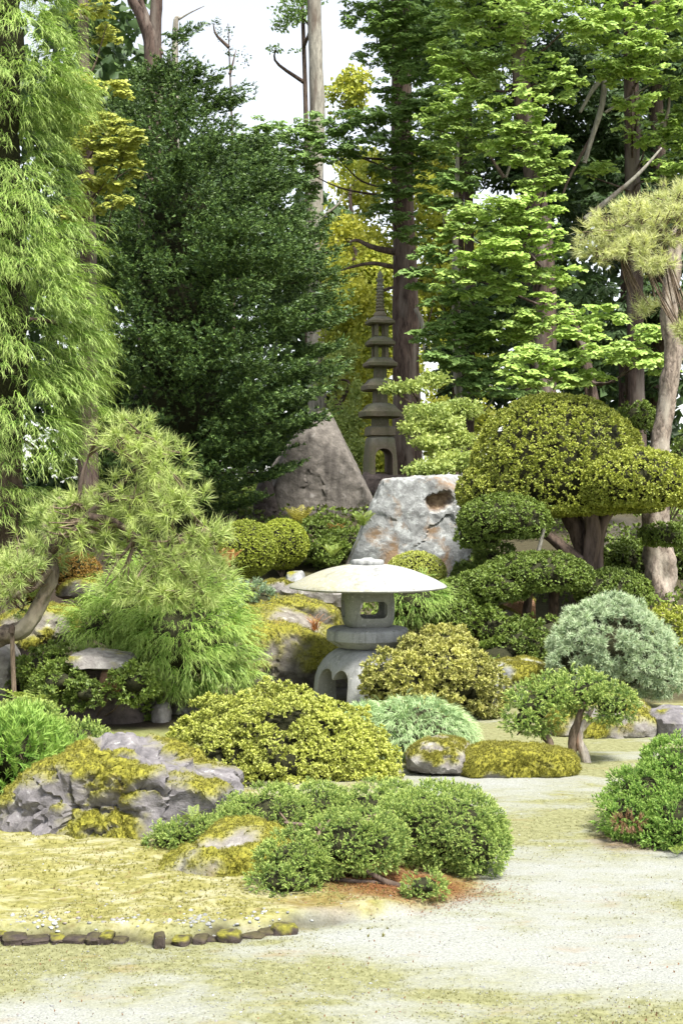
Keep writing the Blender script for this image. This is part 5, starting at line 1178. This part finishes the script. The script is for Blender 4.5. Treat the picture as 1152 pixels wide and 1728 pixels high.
# blue dwarf pine
shrub('blue_pine', 'rounded blue-green dwarf pine above the moss bank', 'tree', [(1030, 1085, 92, 68, 10.6, .42), (1070, 1115, 70, 52, 10.5), (985, 1115, 52, 44, 10.5), (1105, 1140, 36, 30, 10.4), (1030, 1050, 60, 40, 10.6)], 'pine_blue', 'tuft_short', 190, .042, 2601, amp=.12, nf=7., shell=.16, core=.80, clump=(.050, 13), upw=.35, twigs=10, ground=False, fname='crown', base=W(1055, 1178, 10.6))
bp = bpy.data.objects[[o.name for o in bpy.data.objects if o.name.startswith('blue_pine')][0]]
for pts, rd in (([(1058, 1182), (1052, 1150), (1035, 1100)], [.04, .035, .02]), ([(1054, 1160), (1085, 1150), (1120, 1165)], [.02, .016, .008])):
    tube('trunk' if rd[0] > .03 else 'branch', MAT['bark_dark'], bp, vert(pts, 10.6), rd, sides=8, n=12, rough=.2)
# little twin-trunked juniper
sj, C, R, P, Nn = shrub('twin_juniper', 'little juniper tree with two twisted trunks standing on the path', 'tree', [(900, 1195, 40, 34, 8.45, .14), (882, 1215, 24, 20, 8.4, .1), (935, 1172, 40, 24, 8.5, .15), (985, 1170, 46, 30, 8.5, .16), (1032, 1188, 38, 24, 8.4, .14)], 'juniper', 'sprig', 330, .042, 2602, amp=.18, nf=7., shell=.3, clump=(.035, 12), core=.66, upw=.4, ground=False, fname='crown', base=W(955, 1285, 8.42), twigs=0)
for pts, rd, bk in (([(934, 1274), (924, 1250), (912, 1232), (905, 1205)], [.022, .024, .02, .01], 'bark_twig'), ([(962, 1282), (966, 1255), (972, 1225), (985, 1185)], [.024, .028, .026, .012], 'bark_twig'), ([(992, 1296), (984, 1270), (976, 1248), (984, 1222), (1000, 1195)], [.026, .024, .024, .02, .01], 'bark_pale'), ([(978, 1235), (1000, 1215), (1030, 1205)], [.012, .01, .006], 'bark_pale'), ([(912, 1235), (885, 1228), (872, 1240)], [.009, .007, .004], 'bark_twig')):
    tube('trunk' if rd[0] > .02 else 'branch', MAT[bk], sj, vert(pts, 8.42), rd, sides=9, n=20, rough=.35, seed=int(pts[0][0]))

# pines
def pine(name, label, lobes, dens, size, mat, seed, trunks, limbs, base, tm='tuft_open', gap=.5, upw=.5, shell=.9, cat='tree', bark='bark_pine'):
    C, R = lob(lobes); P, Nn = lobe_pts(C, R, dens, seed, shell, .15, 4., None, gap=gap, gapf=5, inside=.7, backdrop=.5)
    root = thing(name, label, cat, base); r = np.random.default_rng(seed)
    foliage('needles', root, mat, TP[tm], P, Nn + r.normal(0, .4, Nn.shape) + np.array((0, 0, upw)), size, seed + 1, roll=None, tintnoise=3)
    for pts, Y, rd, bk in trunks: tube('trunk', MAT[bk], root, vert(pts, Y), rd, sides=22, n=90, rough=.26, seed=seed)
    cen = []
    for pts, Y, rd, bk in limbs:
        v = vert(pts, Y); tube('branch', MAT[bk], root, v, rd, sides=9, n=20, rough=.25, seed=seed + len(cen)); cen += v[1:]
    cen = np.array(cen); L = []
    for j in r.choice(len(P), min(len(P), 260), replace=False):
        b = cen[np.argmin(((cen - P[j]) ** 2).sum(1) + r.random(len(cen)) * .02)]
        m_ = (b + P[j]) / 2 + r.normal(0, .025, 3) - np.array((0, 0, .02)); L.append(([b, m_, P[j]], [.010, .007, .004]))
    tubes('twigs', MAT['bark_twig'], root, L)
    return root
pine('leaning_pine', 'leaning pine with open needle tufts and mossy twisted trunk at the left', [(215, 735, 55, 38, 9.5, .25), (265, 775, 62, 48, 9.5, .3), (300, 850, 58, 60, 9.4, .3), (225, 850, 62, 55, 9.6, .3), (340, 910, 52, 42, 9.3, .25), (270, 935, 80, 45, 9.4, .3), (180, 900, 60, 50, 9.7, .3), (350, 975, 48, 40, 9.3, .25), (130, 860, 45, 40, 9.8, .3), (240, 985, 70, 35, 9.5, .3), (60, 930, 60, 40, 9.8, .3), (310, 1000, 70, 30, 9.3, .2), (20, 1000, 40, 40, 9.8, .3), (95, 890, 45, 35, 9.5, .2), (30, 960, 45, 30, 9.4, .2)], 150, .092, 'pine', 2701,
     [([(-60, 1105), (-10, 1078), (40, 1060), (72, 1010), (90, 965), (80, 905), (84, 870), (100, 840)], 9.7, [.07, .065, .055, .044, .040, .034, .026, .012], 'bark_pine_dark')],
     [([(85, 930), (140, 880), (190, 830), (240, 780), (265, 745)], 9.6, [.035, .03, .025, .015, .008], 'bark_dark'), ([(150, 872), (190, 880), (230, 905), (280, 935), (330, 985)], 9.5, [.028, .025, .022, .018, .008], 'bark_dark'), ([(180, 845), (225, 840), (270, 850), (315, 835)], 9.5, [.02, .018, .014, .006], 'bark_dark'), ([(250, 920), (300, 905), (345, 890)], 9.45, [.014, .011, .006], 'bark_dark'), ([(86, 960), (60, 990), (25, 1005), (-10, 1040)], 9.6, [.022, .02, .018, .01], 'bark_pine_dark'), ([(100, 920), (130, 850), (140, 800), (150, 770)], 9.7, [.02, .018, .012, .006], 'bark_dark')],
     W(-60, 1110, 9.7), gap=.55)
pole = thing('prop_pole', 'thin wooden prop pole holding up the leaning pine trunk', 'pole', W(25, 1222, 9.55))
tube('shaft', MAT['bark_twig'], pole, [W(27, 1225, 9.55), W(23, 1140, 9.55), W(21, 1062, 9.55)], [.017, .016, .015], sides=10, n=12, rough=.08)
tube('rope_binding', MAT['bark_dark'], pole, [W(20, 1068, 9.53), W(21, 1058, 9.53)], [.021, .021], sides=10, n=4)
pine('pale_pine', 'pale-needled pine with a curved light trunk at the right edge', [(1030, 395, 55, 38, 12.6, .3), (1085, 365, 60, 40, 12.6, .3), (1140, 340, 50, 36, 12.7, .3), (1130, 380, 45, 30, 12.5, .3), (1010, 425, 35, 22, 12.5, .2), (1080, 420, 40, 18, 12.4, .2), (1100, 445, 35, 20, 12.4, .2), (1085, 520, 22, 20, 12.6, .12), (1150, 555, 18, 30, 12.5, .15), (1185, 360, 50, 60, 12.8, .3)], 230, .085, 'pine_pale', 2702,
     [([(1122, 1045), (1116, 1000), (1112, 940), (1105, 860), (1110, 770), (1122, 690), (1135, 600), (1128, 520), (1135, 450), (1142, 400), (1160, 330)], 13.7, [.165, .15, .135, .12, .085, .083, .082, .080, .075, .06, .02], 'bark_pine')],
     [([(1140, 415), (1115, 405), (1080, 415), (1045, 425)], 12.7, [.03, .024, .018, .008], 'bark_grey'), ([(1130, 410), (1100, 400), (1070, 385), (1040, 380)], 12.7, [.022, .018, .012, .006], 'bark_grey'), ([(1142, 400), (1150, 370), (1145, 345)], 12.8, [.025, .02, .01], 'bark_grey')],
     W(1122, 1045, 13.7), tm='tuft_open', gap=.45, upw=.7)

# ferns and small plants
def clump(name, label, px, py, Y, n, size, mat, tmpl, seed, lean=.7, cat='plant', gz=None):
    c = W(px, py, Y); root = thing(name, label, cat, c); r = np.random.default_rng(seed)
    a = np.linspace(0, 2 * math.pi, n, endpoint=False) + r.uniform(-.3, .3, n)
    f = np.stack([np.cos(a), np.sin(a), np.full(n, lean) + r.uniform(-.2, .3, n)], -1)
    for k in range(n):
        foliage('frond', root, mat, TP[tmpl], c[None] + r.normal(0, .006, (1, 3)), f[k:k + 1], size, seed + k, roll=.2)
    return root
clump('fern', 'arching green fern beside the prop pole', 55, 1200, 9.4, 11, .24, 'fern', 'frond', 2801)
clump('fern', 'yellowing fern in front of the upright boulder', 505, 888, 16.2, 16, .26, 'fern_gold', 'frond', 2802, lean=1.3)
clump('fern', 'pale green fern at the left foot of the pale boulder', 612, 888, 14.0, 14, .18, 'fern', 'frond', 2803, lean=1.1)
clump('fern', 'small fern below the pale boulder fern', 560, 940, 13.9, 12, .15, 'fern', 'frond', 2804, lean=1.1)
clump('fern', 'tiny fern sprouts at the foot of the spreading juniper', 500, 1530, 5.5, 7, .10, 'fern_gold', 'frond', 2805, lean=.5)
clump('fern', 'tiny fern sprig right of the juniper sprouts', 528, 1528, 5.5, 6, .08, 'fern', 'frond', 2806, lean=.5)
clump('fern', 'shaded fern under the pruned tree trunks', 868, 1075, 11.9, 8, .2, 'fern', 'frond', 2807)
clump('fern', 'dry pale fern tips leaning on the front boulder', 325, 1385, 6.1, 6, .085, 'fern', 'frond', 2808, lean=1.0)
clump('fern', 'small bright fern under the juniper at the right edge', 1142, 1438, 6.2, 6, .09, 'fern', 'frond', 2809, lean=.4)
clump('rust_grass', 'rust-coloured grass tuft in the moss left of the lantern firebox', 531, 1062, 11.4, 7, .17, 'rust', 'blades', 2811, lean=2.5)
clump('rust_fern', 'orange withered fern beside the round clipped ball', 386, 955, 12.9, 13, .19, 'rust', 'frond', 2812, lean=1.6)
clump('rust_fern', 'rusty fern in the shade before the upright boulder', 566, 900, 15.4, 13, .15, 'rust', 'frond', 2813, lean=.9)
clump('rust_fern', 'small rusty leaves in the juniper at the left', 80, 1240, 7.9, 5, .05, 'rust', 'frond', 2814, lean=.6)
clump('fern', 'loose green fern behind the lawn near the hollow stones', 335, 1196, 10.0, 7, .14, 'fern', 'frond', 2815)
